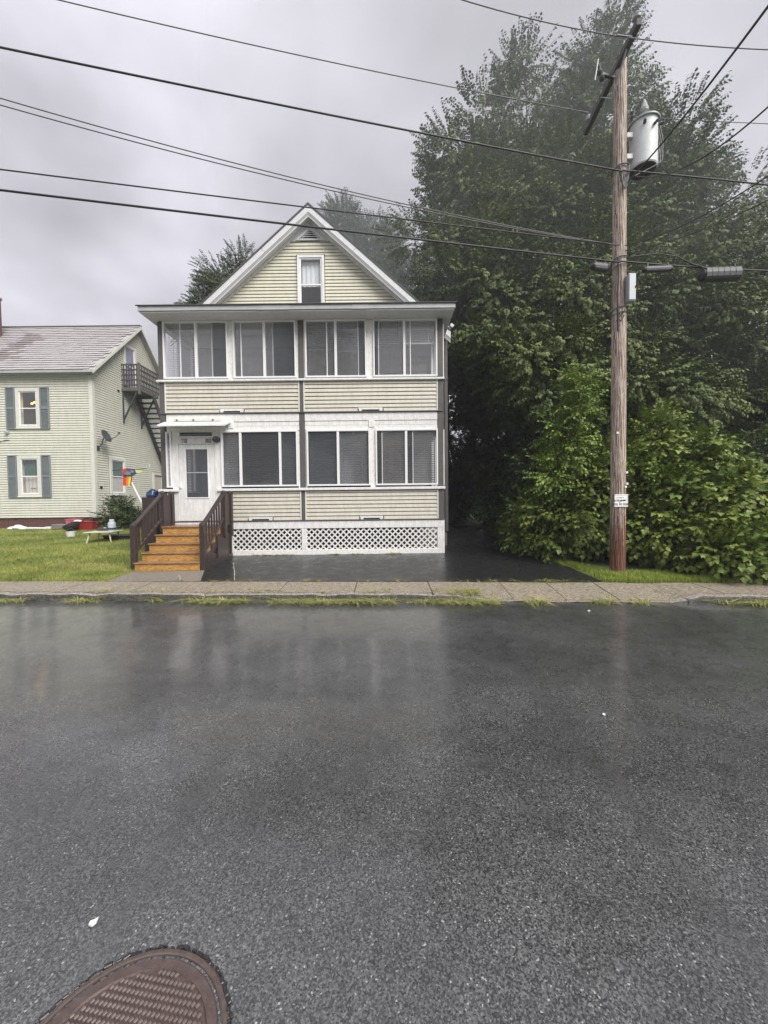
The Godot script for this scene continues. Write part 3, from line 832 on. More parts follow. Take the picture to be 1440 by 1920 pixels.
func build_house() -> void:
	var H := thing("porch_house", "two-storey beige and white house with a glazed double porch and a gable", "house", Vector3(-2.12, 0.27, -10.1))
	var zf := -10.1
	var h := 0.1016
	var cm := course_mesh(h)
	var cs := course_mesh(h, true)
	# --- frame of the porch
	for q: Array in [[-5.82, -5.68], [1.425, 1.57]]:
		part(H, "corner_post", mb().cbx(Vector3(q[0], 1.19, zf - 0.14), Vector3(q[1], 6.37, zf), 0.008), M.grey_trim)
	part(H, "centre_post", mb().cbx(Vector3(-2.185, 1.19, zf - 0.12), Vector3(-2.05, 6.37, zf - 0.004), 0.008), M.grey_trim)
	part(H, "sill", mb().cbx(Vector3(-5.86, 4.806, zf - 0.1), Vector3(1.6, 4.858, zf + 0.06), 0.008), M.white_paint)
	part(H, "sill", mb().cbx(Vector3(-4.345, 1.966, zf - 0.1), Vector3(1.61, 2.034, zf + 0.06), 0.008), M.white_paint)
	part(H, "sill", mb().cbx(Vector3(-5.88, 1.966, zf - 0.1), Vector3(-5.36, 2.034, zf + 0.06), 0.008), M.white_paint)
	part(H, "belt", mb().cbx(Vector3(-5.83, 3.985, zf - 0.08), Vector3(1.58, 4.012, zf + 0.03), 0.006), M.grey_trim)
	part(H, "belt", mb().cbx(Vector3(-5.5, 1.165, zf - 0.08), Vector3(1.6, 1.192, zf + 0.035), 0.006), M.grey_trim)
	# --- clapboard panels with slim edge trims
	for q: Array in [[-5.64, -2.205, 4.012], [-2.03, 1.395, 4.012], [-4.0, -2.205, 1.192], [-2.03, 1.395, 1.192], [-5.66, -5.535, 1.192]]:
		var top: float = 4.806 if q[2] > 3 else 1.966
		var holes := []
		for v: Array in [[-4.26, -3.60, 4.012], [-0.66, 0.02, 4.012], [-3.58, -2.90, 1.192], [-0.65, 0.0, 1.192]]:
			holes.append([v[0], v[1], v[2] - 0.01, v[2] + 0.085])
		clad_front(H, cm, M.beige_siding, h, q[0], q[1], q[2], top, zf - 0.036, holes)
		for e: float in ([q[0] - 0.02, q[1] + 0.02] if q[0] > -5.65 or q[2] > 3 else [q[0]]):
			part(H, "edge_trim", mb().cbx(Vector3(e - 0.018, q[2], zf - 0.06), Vector3(e + 0.018, top, zf + 0.006), 0.004), M.cream_trim)
	for v: Array in [[-4.24, -3.62, 4.013], [-0.64, 0.0, 4.013], [-3.56, -2.92, 1.193], [-0.63, -0.02, 1.193]]:
		# drain scupper: a white hood over a dark slot
		var p := PackedVector2Array([Vector2(v[0], 0.085), Vector2(v[0] + 0.02, 0.0), Vector2(v[0] + 0.085, 0.0), Vector2(v[0] + 0.10, 0.038), Vector2(v[1] - 0.10, 0.038), Vector2(v[1] - 0.085, 0.0), Vector2(v[1] - 0.02, 0.0), Vector2(v[1], 0.085)])
		part(H, "scupper", mb().prism(p, zf - 0.04, zf + 0.03, Vector3(0, v[2], 0)), M.white_paint)
	# --- backs of the panels, floors, ceilings and the wall inside the porch
	for q: Array in [[1.19, 1.97], [4.0, 4.81]]:
		for e: Array in ([[-5.72, 1.47]] if q[0] > 3 else [[-5.72, -5.53], [-4.26, 1.47]]):
			part(H, "panel", mb().bx(Vector3(e[0], q[0], zf - 0.13), Vector3(e[1], q[1], zf - 0.034)), M.room_wall)
		for sx: Array in [[-5.80, -5.70], [1.45, 1.55]]:
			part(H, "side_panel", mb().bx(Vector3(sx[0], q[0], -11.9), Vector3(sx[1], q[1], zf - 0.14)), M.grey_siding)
	for q: Array in [[1.10, 1.165], [3.90, 3.985]]:
		part(H, "porch_floor", mb().bx(Vector3(-5.72, q[0], -11.9), Vector3(1.47, q[1], zf - 0.05)), M.grey_wood)
	for sx: Array in [[-5.79, -5.72], [1.47, 1.54]]:
		for q: Array in [[2.03, 3.56], [4.86, 6.37]]:
			var sw := part(H, "side_window", mb().bx(Vector3(sx[0], q[0], -10.30), Vector3(sx[1], q[1], zf - 0.14)).bx(Vector3(sx[0], q[0], -11.9), Vector3(sx[1], q[1], -11.75)).bx(Vector3(sx[0], q[1] - 0.05, -11.75), Vector3(sx[1], q[1], -10.30)).bx(Vector3(sx[0], q[0], -11.05), Vector3(sx[1], q[1] - 0.05, -10.98)), M.window_white)
			var pm := mb(); var xm: float = (sx[0] + sx[1]) * 0.5
			pm.quad(Vector3(xm, q[0], -10.3), Vector3(xm, q[0], -11.75), Vector3(xm, q[1] - 0.05, -11.75), Vector3(xm, q[1] - 0.05, -10.3))
			part(sw, "pane", pm, M.glass)
	for sx: Array in [[-5.79, -5.72], [1.47, 1.54]]:
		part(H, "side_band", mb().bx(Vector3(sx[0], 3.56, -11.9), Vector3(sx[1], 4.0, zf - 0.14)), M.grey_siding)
	# the shadowed side sash of the porch's right end, and its white corner bead
	for q: Array in [[2.06, 3.52], [4.86, 6.24]]:
		part(H, "corner_bead", mb().cbx(Vector3(1.572, q[0], zf - 0.06), Vector3(1.60, q[1], zf - 0.012), 0.004), M.white_paint)
	# --- white band between the storeys
	for q: Array in [[-5.66, -2.19], [-2.045, 1.42]]:
		part(H, "fascia_board", mb().cbx(Vector3(q[0], 3.775, zf - 0.08), Vector3(q[1], 3.983, zf - 0.008), 0.006), M.white_paint)
		part(H, "fascia_board", mb().cbx(Vector3(q[0], 3.658, zf - 0.08), Vector3(q[1], 3.770, zf - 0.022), 0.006), M.white_paint)
		part(H, "fascia_board", mb().cbx(Vector3(q[0], 3.54, zf - 0.08), Vector3(q[1], 3.653, zf - 0.014), 0.006), M.worn_white)
	for q: float in [-0.30, -3.98]:
		part(H, "mount_block", mb().cbx(Vector3(q - 0.08, 3.60, zf - 0.03), Vector3(q + 0.08, 3.775, zf + 0.004), 0.01), M.white_paint)
	# --- windows of the porch
	var pillar := [[-4.0, -3.87, 4.86, 6.37], [-0.41, -0.24, 4.86, 6.37], [-0.345, -0.205, 2.034, 3.54], [-2.235, -2.185, 4.86, 6.37], [-2.05, -2.005, 4.86, 6.37], [-2.235, -2.185, 2.034, 3.54], [-2.05, -2.005, 2.034, 3.54]]
	for q: Array in pillar:
		part(H, "window_post", mb().cbx(Vector3(q[0], q[2], zf - 0.1), Vector3(q[1], q[3], zf - 0.012 if q[1] - q[0] > 0.1 else zf - 0.03), 0.006), M.worn_white)
	slider(H, -5.68, -4.0, 4.892, 6.368, zf, [-4.83], [-5.25, -4.42], [["blind_grey", 0.98], null], [-4.2])
	slider(H, -3.87, -2.235, 4.892, 6.368, zf, [-3.06], [-3.67, -2.84], [], [-2.5])
	slider(H, -2.005, -0.41, 4.892, 6.368, zf, [-1.21], [-1.44, -0.62], [["blind_grey", 0.5], ["blind_grey", 0.55]], [-0.5])
	slider(H, -0.24, 1.425, 4.892, 6.368, zf, [0.57], [-0.10, 0.73], [["blind_grey", 0.4], ["blind_pale", 0.42]], [-0.17])
	slider(H, -4.24, -2.235, 2.078, 3.538, zf, [-3.735, -2.70], [], [["blind_grey", 0.97], ["blind_brown", 0.97], ["blind_grey", 0.9]], [-3.2, -2.5])
	slider(H, -2.005, -0.345, 2.078, 3.538, zf, [-1.185], [], [["blind_grey", 1.0], ["blind_grey", 1.0]], [-1.6])
	slider(H, -0.205, 1.425, 2.078, 3.538, zf, [0.595], [-0.035, 0.77], [["blind_brown", 1.0], ["blind_grey", 1.0]], [-0.1, 0.68])
	slider(H, -5.675, -5.53, 2.075, 3.53, zf + 0.004, [], [], [["blind_grey", 1.0]])
	# --- entrance: jambs, transom, number board, storm door
	part(H, "door_jamb", mb().cbx(Vector3(-5.53, 1.192, zf - 0.1), Vector3(-5.365, 3.54, zf - 0.006), 0.006), M.white_paint)
	part(H, "door_jamb", mb().cbx(Vector3(-4.425, 1.192, zf - 0.1), Vector3(-4.245, 3.54, zf - 0.006), 0.006), M.white_paint)
	var tr := part(H, "transom", mb().cbx(Vector3(-5.365, 3.365, zf - 0.08), Vector3(-4.425, 3.405, zf + 0.03), 0.005).cbx(Vector3(-5.365, 3.405, zf - 0.08), Vector3(-5.32, 3.54, zf), 0.004).cbx(Vector3(-4.47, 3.405, zf - 0.08), Vector3(-4.425, 3.54, zf), 0.004).cbx(Vector3(-5.32, 3.515, zf - 0.08), Vector3(-4.47, 3.54, zf - 0.003), 0.004), M.white_paint)
	var tp := mb(); tp.quad(Vector3(-5.32, 3.405, zf - 0.035), Vector3(-4.47, 3.405, zf - 0.035), Vector3(-4.47, 3.515, zf - 0.035), Vector3(-5.32, 3.515, zf - 0.035))
	part(tr, "pane", tp, M.screened_glass)
	var nb := part(H, "number_board", mb().cbx(Vector3(-5.365, 3.205, zf - 0.06), Vector3(-4.425, 3.362, zf + 0.004), 0.005), M.worn_white)
	for q: Array in [["78", -5.20], ["80", -4.565]]:
		lettering(nb, "number", q[0], 0.105, 0.012, M.letter_bronze, Vector3(q[1], 3.285, zf + 0.009), true)
	var door := part(H, "door", mb().cbx(Vector3(-5.36, 1.195, zf - 0.06), Vector3(-5.18, 3.20, zf - 0.016), 0.006).cbx(Vector3(-4.60, 1.195, zf - 0.06), Vector3(-4.43, 3.20, zf - 0.016), 0.006).cbx(Vector3(-5.18, 3.08, zf - 0.06), Vector3(-4.60, 3.20, zf - 0.016), 0.006).cbx(Vector3(-5.18, 1.195, zf - 0.06), Vector3(-4.60, 1.81, zf - 0.016), 0.006), M.white_paint)
	part(door, "glass_bead", casing(mb(), -5.20, -4.58, 1.785, 3.10, 0.03, 0.0, 0.016, Vector3(0, 0, zf - 0.018), Basis.IDENTITY), M.window_white)
	part(door, "meeting_bar", mb().cbx(Vector3(-5.17, 2.445, zf - 0.045), Vector3(-4.61, 2.475, zf - 0.012), 0.004), M.galvanised)
	var dp := mb(); dp.quad(Vector3(-5.17, 1.815, zf - 0.03), Vector3(-4.61, 1.815, zf - 0.03), Vector3(-4.61, 3.07, zf - 0.03), Vector3(-5.17, 3.07, zf - 0.03))
	part(door, "pane", dp, M.screened_glass)
	var bl := mb()
	for i in 28: bl.bx(Vector3(-5.17, 1.95 + i * 0.04, zf - 0.10), Vector3(-5.09, 1.965 + i * 0.04, zf - 0.085))
	part(door, "blind", bl, M.blind_pale)
	part(door, "handle", mb().cbx(Vector3(-5.335, 2.05, zf - 0.02), Vector3(-5.295, 2.19, zf + 0.012), 0.008).cbx(Vector3(-5.332, 2.07, zf + 0.03), Vector3(-5.30, 2.17, zf + 0.05), 0.008).cbx(Vector3(-5.325, 2.145, zf + 0.01), Vector3(-5.307, 2.165, zf + 0.04), 0.003), M.window_white)
	part(H, "threshold", mb().cbx(Vector3(-5.5, 1.10, zf - 0.1), Vector3(-4.05, 1.163, zf + 0.02), 0.006), M.white_paint)
	# oval porch light beside the number board
	var lb := Basis(Vector3.RIGHT, Vector3.BACK, Vector3.DOWN) * Basis.from_scale(Vector3(1.0, 1.0, 0.8))
	var lamp := part(H, "porch_light", mb().lathe([[0.0, 0.13], [0.05, 0.125], [0.085, 0.09], [0.10, 0.04], [0.095, 0.0]], 20, Vector3(-4.345, 3.315, zf), lb), M.lamp_dark)
	part(lamp, "lens_rib", mb().tube([Vector3(-4.41, 3.31, zf + 0.10), Vector3(-4.345, 3.335, zf + 0.135), Vector3(-4.28, 3.32, zf + 0.10)], [0.008], 6), M.galvanised)
	# canopy over the door: a thin sheet on a flange with three bolts, tilting to the front
	var cn := part(H, "canopy", mb().hexa([Vector3(-5.70, 3.745, zf + 0.01), Vector3(-3.97, 3.745, zf + 0.01), Vector3(-3.97, 3.785, zf + 0.01), Vector3(-5.70, 3.785, zf + 0.01),
		Vector3(-5.60, 3.575, zf + 0.52), Vector3(-3.92, 3.575, zf + 0.52), Vector3(-3.92, 3.612, zf + 0.52), Vector3(-5.60, 3.612, zf + 0.52)]), M.worn_white)
	part(cn, "flange", mb().cbx(Vector3(-5.45, 3.80, zf - 0.01), Vector3(-4.22, 3.87, zf + 0.02), 0.004), M.cream_trim)
	for q: float in [-5.36, -4.93, -4.42]:
		part(cn, "bolt", mb().lathe([[0.0, 0.035], [0.018, 0.03], [0.02, 0.0]], 10, Vector3(q, 3.825, zf + 0.02), Basis(Vector3.RIGHT, Vector3.BACK, Vector3.DOWN)), M.lamp_dark)
	# --- skirt: white boards round two panels of diagonal lattice
	part(H, "skirt_board", mb().cbx(Vector3(-4.12, 0.965, zf - 0.05), Vector3(1.59, 1.163, zf + 0.01), 0.006), M.white_paint)
	for q: Array in [[-4.12, -3.985], [-2.175, -2.045], [1.40, 1.59]]:
		part(H, "skirt_post", mb().cbx(Vector3(q[0], 0.41, zf - 0.05), Vector3(q[1], 0.963, zf + 0.006), 0.006), M.white_paint)
	part(H, "skirt_board", mb().cbx(Vector3(-4.12, 0.20, zf - 0.05), Vector3(1.59, 0.408, zf + 0.010), 0.006), M.worn_white)
	for q: Array in [[-3.985, -2.175], [-2.045, 1.40]]:
		for way in 2:
			var s0: float = (q[0] - 0.6) if way == 0 else q[0]
			var k := 0
			while s0 + k * 0.1525 < q[1] + 0.65:
				var xb := s0 + k * 0.1525 + 0.05        # where the slat's line meets the lower edge
				k += 1
				var dir := 1.0 if way == 0 else -1.0
				var ya := 0.385; var yb := 0.99
				var xa := xb + dir * (ya - 0.41); var xt := xb + dir * (yb - 0.41)
				var t0 := 0.0; var t1 := 1.0
				for lim: Array in [[q[0] - 0.02, 1.0], [q[1] + 0.02, -1.0]]:
					var da: float = (xa - lim[0]) * lim[1]; var db: float = (xt - lim[0]) * lim[1]
					if da < 0 and db < 0: t0 = 2.0
					elif da < 0: t0 = maxf(t0, da / (da - db))
					elif db < 0: t1 = minf(t1, da / (da - db))
				if t1 - t0 < 0.04: continue
				var A := Vector3(lerpf(xa, xt, t0), lerpf(ya, yb, t0), zf - 0.016 - 0.009 * way); var B := Vector3(lerpf(xa, xt, t1), lerpf(ya, yb, t1), zf - 0.016 - 0.009 * way)
				part(H, "lattice_slat", mb().bar(A, B, 0.036, 0.008, 0.001, Vector3.BACK), M.white_paint)
	part(H, "foundation", mb().bx(Vector3(-6.1, 0.0, -20.9), Vector3(1.85, 0.7, -11.3)), M.mortar)
	# --- porch roof: hipped, fascia and boxed soffit
	var rf := mb()
	var e := [Vector3(-6.02, 6.53, -9.58), Vector3(1.83, 6.53, -9.58), Vector3(1.83, 6.53, -11.9), Vector3(-6.02, 6.53, -11.9)]
	var tp2 := [Vector3(-5.0, 7.38, -11.9), Vector3(0.8, 7.38, -11.9)]
	rf.quad(e[0], e[1], tp2[1], tp2[0]); rf.tri(e[1], e[2], tp2[1]); rf.tri(e[3], e[0], tp2[0])
	rf.quad(e[3], e[2], e[1], e[0])
	var proof := part(H, "porch_roof", rf, M.shingle_dark)
	part(proof, "fascia", mb().cbx(Vector3(-6.0, 6.40, -9.625), Vector3(1.81, 6.528, -9.60), 0.005), M.fascia_grey)
	part(proof, "fascia", mb().cbx(Vector3(-6.0, 6.40, -11.9), Vector3(-5.975, 6.528, -9.626), 0.005), M.fascia_grey)
	part(proof, "fascia", mb().cbx(Vector3(1.785, 6.40, -11.9), Vector3(1.81, 6.528, -9.626), 0.005), M.fascia_grey)
	part(proof, "drip_edge", mb().cbx(Vector3(-6.04, 6.512, -9.60), Vector3(1.85, 6.536, -9.565), 0.004), M.shingle_dark)
	part(proof, "soffit", mb().bx(Vector3(-5.975, 6.372, -11.9), Vector3(1.785, 6.398, -9.63)), M.rake_white)
	part(proof, "gutter_seam", mb().cbx(Vector3(-3.07, 6.395, -9.602), Vector3(-2.28, 6.532, -9.594), 0.003), M.fascia_grey)
	part(proof, "gutter_seam", mb().cbx(Vector3(-0.73, 6.395, -9.602), Vector3(-0.33, 6.532, -9.594), 0.003), M.fascia_grey)
	# --- main body behind the porch
	var cx := -2.14; var hw := 4.05; var sl := 0.89; var ay := 10.32
	var zw := -11.9
	var gp := PackedVector2Array([Vector2(cx - hw, 0.7), Vector2(cx + hw, 0.7), Vector2(cx + hw, ay - hw * sl), Vector2(cx, ay), Vector2(cx - hw, ay - hw * sl)])
	var vent_hole := PackedVector2Array([Vector2(cx - 0.33, 9.54), Vector2(cx + 0.33, 9.54), Vector2(cx, 9.87)])
	part(H, "wall", mb().prism(gp, -20.9, zw - 1.6), M.room_wall)
	for rc: Array in [[-9.0, 0.0, -2.49, 12.0], [-1.79, 0.0, 5.0, 12.0], [-2.49, 0.0, -1.79, 7.42], [-2.49, 9.04, -1.79, 9.545], [-2.49, 9.545, -1.79, 12.0]]:
		var rp := PackedVector2Array([Vector2(rc[0], rc[1]), Vector2(rc[2], rc[1]), Vector2(rc[2], rc[3]), Vector2(rc[0], rc[3])])
		for pc: PackedVector2Array in Geometry2D.intersect_polygons(gp, rp):
			for pd: PackedVector2Array in Geometry2D.clip_polygons(pc, vent_hole):
				part(H, "front_wall", mb().prism(pd, zw - 0.18, zw - 0.03), M.room_wall)
	for sx: Array in [[cx - hw, cx - hw + 0.15], [cx + hw - 0.15, cx + hw]]:
		part(H, "side_wall", mb().bx(Vector3(sx[0], 0.7, zw - 1.6), Vector3(sx[1], ay - hw * sl, zw - 0.18)), M.room_wall)
	clad_front(H, cm, M.cream_siding, h, cx - hw, cx + hw, 6.98, 9.545, zw - 0.032, [[-2.56, -1.71, 6.9, 9.12]], func(y: float) -> Vector2: return Vector2(cx - (ay - y - 0.02) / sl, cx + (ay - y - 0.02) / sl))
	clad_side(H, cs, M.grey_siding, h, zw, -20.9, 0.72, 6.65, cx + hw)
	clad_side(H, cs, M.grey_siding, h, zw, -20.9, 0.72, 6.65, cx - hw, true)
	for sx: float in [cx - hw - 0.03, cx + hw + 0.03]:
		part(H, "corner_board", mb().cbx(Vector3(sx - 0.05, 0.7, zw - 0.08), Vector3(sx + 0.05, 6.6, zw + 0.02), 0.006), M.grey_trim)
	var gw := sash_window(H, 0.82, 1.75, Vector3(-2.55, 7.36, zw - 0.015), Basis.IDENTITY, M.white_paint, 0.075, M.curtain_white, null, true)
	part(gw, "head_flashing", mb().cbx(Vector3(-2.57, 9.112, zw - 0.02), Vector3(-1.70, 9.125, zw + 0.05), 0.002), M.grey_trim)
	# peak of the gable: white panel with a louvred vent
	for pc: PackedVector2Array in Geometry2D.clip_polygons(PackedVector2Array([Vector2(cx - 0.89, 9.55), Vector2(cx + 0.89, 9.55), Vector2(cx, 10.34)]), vent_hole):
		part(H, "gable_panel", mb().prism(pc, zw - 0.03, zw + 0.004), M.rake_white)
	var vt := part(H, "gable_vent", mb().prism(PackedVector2Array([Vector2(cx - 0.45, 9.56), Vector2(cx + 0.45, 9.56), Vector2(cx, 9.955), Vector2(cx, 9.90), Vector2(cx + 0.36, 9.585), Vector2(cx - 0.36, 9.585), Vector2(cx, 9.90), Vector2(cx, 9.955)]), zw + 0.0045, zw + 0.035), M.rake_white)
	for i in 5:
		var y := 9.60 + i * 0.058; var w2 := 0.33 - i * 0.066
		part(vt, "louvre", mb().hexa([Vector3(cx - w2, y + 0.030, zw + 0.000), Vector3(cx + w2, y + 0.030, zw + 0.000), Vector3(cx + w2, y + 0.038, zw + 0.000), Vector3(cx - w2, y + 0.038, zw + 0.000),
			Vector3(cx - w2, y, zw + 0.03), Vector3(cx + w2, y, zw + 0.03), Vector3(cx + w2, y + 0.008, zw + 0.03), Vector3(cx - w2, y + 0.008, zw + 0.03)]), M.rake_white)
	# roof slabs, raking fascia in two steps, sloped soffit, joints in the metal
	for s: float in [-1.0, 1.0]:
		var d := Vector2(s, -sl).normalized(); var nrm := Vector2(s * sl, 1).normalized()
		var a := Vector2(cx, ay + 0.15)
		var b := a + d * (4.20 / absf(d.x))
		var poly := PackedVector2Array([a, b, b - nrm * 0.05, Vector2(cx, a.y - 0.05 / nrm.y)])
		var rr := part(H, "roof", mb().prism(poly, -21.2, -11.585), M.shingle_dark)
		var lay := func(o0: float, o1: float, z0: float, z1: float, cut_x: float) -> Mesher:
			var p0 := Vector2(cx, a.y - o0 / nrm.y); var p1 := Vector2(cx, a.y - o1 / nrm.y)
			var L := (4.18 - cut_x) / absf(d.x)
			return mb().prism(PackedVector2Array([p0, p0 + d * L, p1 + d * L, p1]), z0, z1)
		part(rr, "raking_fascia", lay.call(0.051, 0.20, -11.64, -11.60, 0.0), M.rake_white)
		part(rr, "raking_mould", lay.call(0.20, 0.245, -11.67, -11.615, 0.0), M.fascia_grey)
		part(rr, "raking_mould", lay.call(0.245, 0.285, -11.67, -11.63, 0.0), M.rake_white)
		part(rr, "sloped_soffit", lay.call(0.21, 0.235, -11.95, -11.671, 0.1), M.white_paint)
		part(rr, "frieze", lay.call(0.235, 0.30, zw - 0.02, zw + 0.03, 0.3), M.white_paint)
		for q: float in [1.35, 3.55]:
			var c2 := Vector2(cx, a.y - 0.126 / nrm.y) + d * (q / absf(d.x))
			part(rr, "fascia_joint", mb().cb(Vector3(c2.x, c2.y, -11.598), Vector3(0.012, 0.15, 0.008), 0.002, Basis(Vector3(d.x, d.y, 0), Vector3(nrm.x, nrm.y, 0) , Vector3(0, 0, 1)).orthonormalized()), M.fascia_grey)


func lettering(parent: Node3D, called: String, text: String, size: float, depth: float, mt: Material, at: Vector3, serif := false, b := Basis.IDENTITY) -> MeshInstance3D:
	var f := SystemFont.new()
	f.font_names = PackedStringArray(["Droid Serif" if serif else "Droid Sans"]); f.font_weight = 700
	var tm := TextMesh.new()
	tm.font = f; tm.text = text; tm.font_size = 32; tm.pixel_size = size / 23.0; tm.depth = depth
	var o := MeshInstance3D.new()
	o.name = called; o.mesh = tm; o.material_override = mt
	o.basis = b; o.position = at - place(parent)
	parent.add_child(o, true)
	return o


func build_steps() -> void:
	var S := thing("porch_steps", "orange-stained wooden steps with dark brown railings up to the white door", "steps", Vector3(-4.75, 0.2, -8.9))
	var xl := -5.46; var xr := -4.04
	var zs := [-8.36, -8.63, -8.90, -9.17, -9.46, -10.07]
	for i in 5:
		var y := 0.385 + i * 0.179
		var z: float = zs[i]; var back: float = zs[i + 1]
		part(S, "tread", mb().cbx(Vector3(xl - 0.02, y - 0.035, back - 0.02), Vector3(xr, y, z + 0.028), 0.006), M.cedar_tread)
		part(S, "riser", mb().cbx(Vector3(xl, (y - 0.179 - 0.004) if i > 0 else 0.20, z - 0.02), Vector3(xr - 0.005, y - 0.037, z), 0.003), M.cedar)
	# sawtooth stringers and the closed right side
	for x: float in [xl + 0.02, xr + 0.02]:
		var p := PackedVector2Array()
		for i in 5:
			p.append(Vector2(-zs[i] + 0.01, 0.20 + i * 0.179 if i > 0 else 0.185)); p.append(Vector2(-zs[i] + 0.01, 0.34 + i * 0.179))
		p.append(Vector2(10.07, 1.055)); p.append(Vector2(10.07, 0.80)); p.append(Vector2(8.75, 0.185))
		part(S, "stringer", mb().prism(p, -0.018, 0.018, Vector3(x, 0, 0), Basis(Vector3.FORWARD, Vector3.UP, Vector3.RIGHT)), M.brown_stain)
	part(S, "side_panel", mb().cbx(Vector3(xr + 0.045, 0.20, -9.95), Vector3(xr + 0.06, 0.88, -9.17), 0.003), M.brown_stain)
	part(S, "side_panel", mb().cbx(Vector3(xr + 0.043, 0.20, -9.15), Vector3(xr + 0.058, 0.48, -8.62), 0.003), M.brown_stain)
	part(S, "kick_board", mb().cbx(Vector3(xr + 0.062, 0.19, -10.0), Vector3(xr + 0.082, 0.36, -8.50), 0.004), M.brown_stain)
	for q: Array in [[-9.16, 0.60], [-9.93, 0.98]]:
		part(S, "side_stud", mb().cbx(Vector3(xr + 0.06, 0.36, q[0] - 0.04), Vector3(xr + 0.085, q[1], q[0] + 0.04), 0.004), M.brown_stain)
	# railings
	for x: float in [xl - 0.05, xr + 0.05]:
		var low := part(S, "newel_post", mb().cbx(Vector3(x - 0.055, 0.19, -8.49), Vector3(x + 0.055, 1.20, -8.38), 0.008), M.brown_stain)
		part(low, "cap", mb().lathe([[0.0, 0.05], [0.035, 0.042], [0.068, 0.02], [0.072, 0.0]], 4, Vector3(x, 1.20, -8.435), Basis(Vector3.UP, PI / 4)), M.brown_stain)
		for q: float in [-9.58, -9.98]:
			var tall := part(S, "newel_post", mb().cbx(Vector3(x - 0.055, 0.95 if x < -5 else 0.80, q - 0.055), Vector3(x + 0.055, 1.93, q + 0.055), 0.008), M.brown_stain)
			part(tall, "cap", mb().lathe([[0.0, 0.05], [0.035, 0.042], [0.068, 0.02], [0.072, 0.0]], 4, Vector3(x, 1.93, q), Basis(Vector3.UP, PI / 4)), M.brown_stain)
		part(S, "landing_panel", mb().cbx(Vector3(x - 0.02, 1.09, -9.925), Vector3(x + 0.02, 1.88, -9.637), 0.004), M.brown_stain)
		var a := Vector3(x, 1.19, -8.46); var b := Vector3(x, 1.89, -9.54)
		part(S, "handrail", mb().bar(a, b, 0.10, 0.045, 0.008), M.brown_stain)
		var a2 := Vector3(x, 0.60, -8.49); var b2 := Vector3(x, 1.28, -9.53)
		part(S, "bottom_rail", mb().bar(a2, b2, 0.05, 0.06, 0.005), M.brown_stain)
		for i in 7:
			var t := (i + 0.9) / 7.6
			var p0 := a2.lerp(b2, t); var p1 := a.lerp(b, t)
			part(S, "baluster", mb().cbx(Vector3(x - 0.018, p0.y, p0.z - 0.018), Vector3(x + 0.018, p1.y, p0.z + 0.018), 0.004), M.brown_stain)


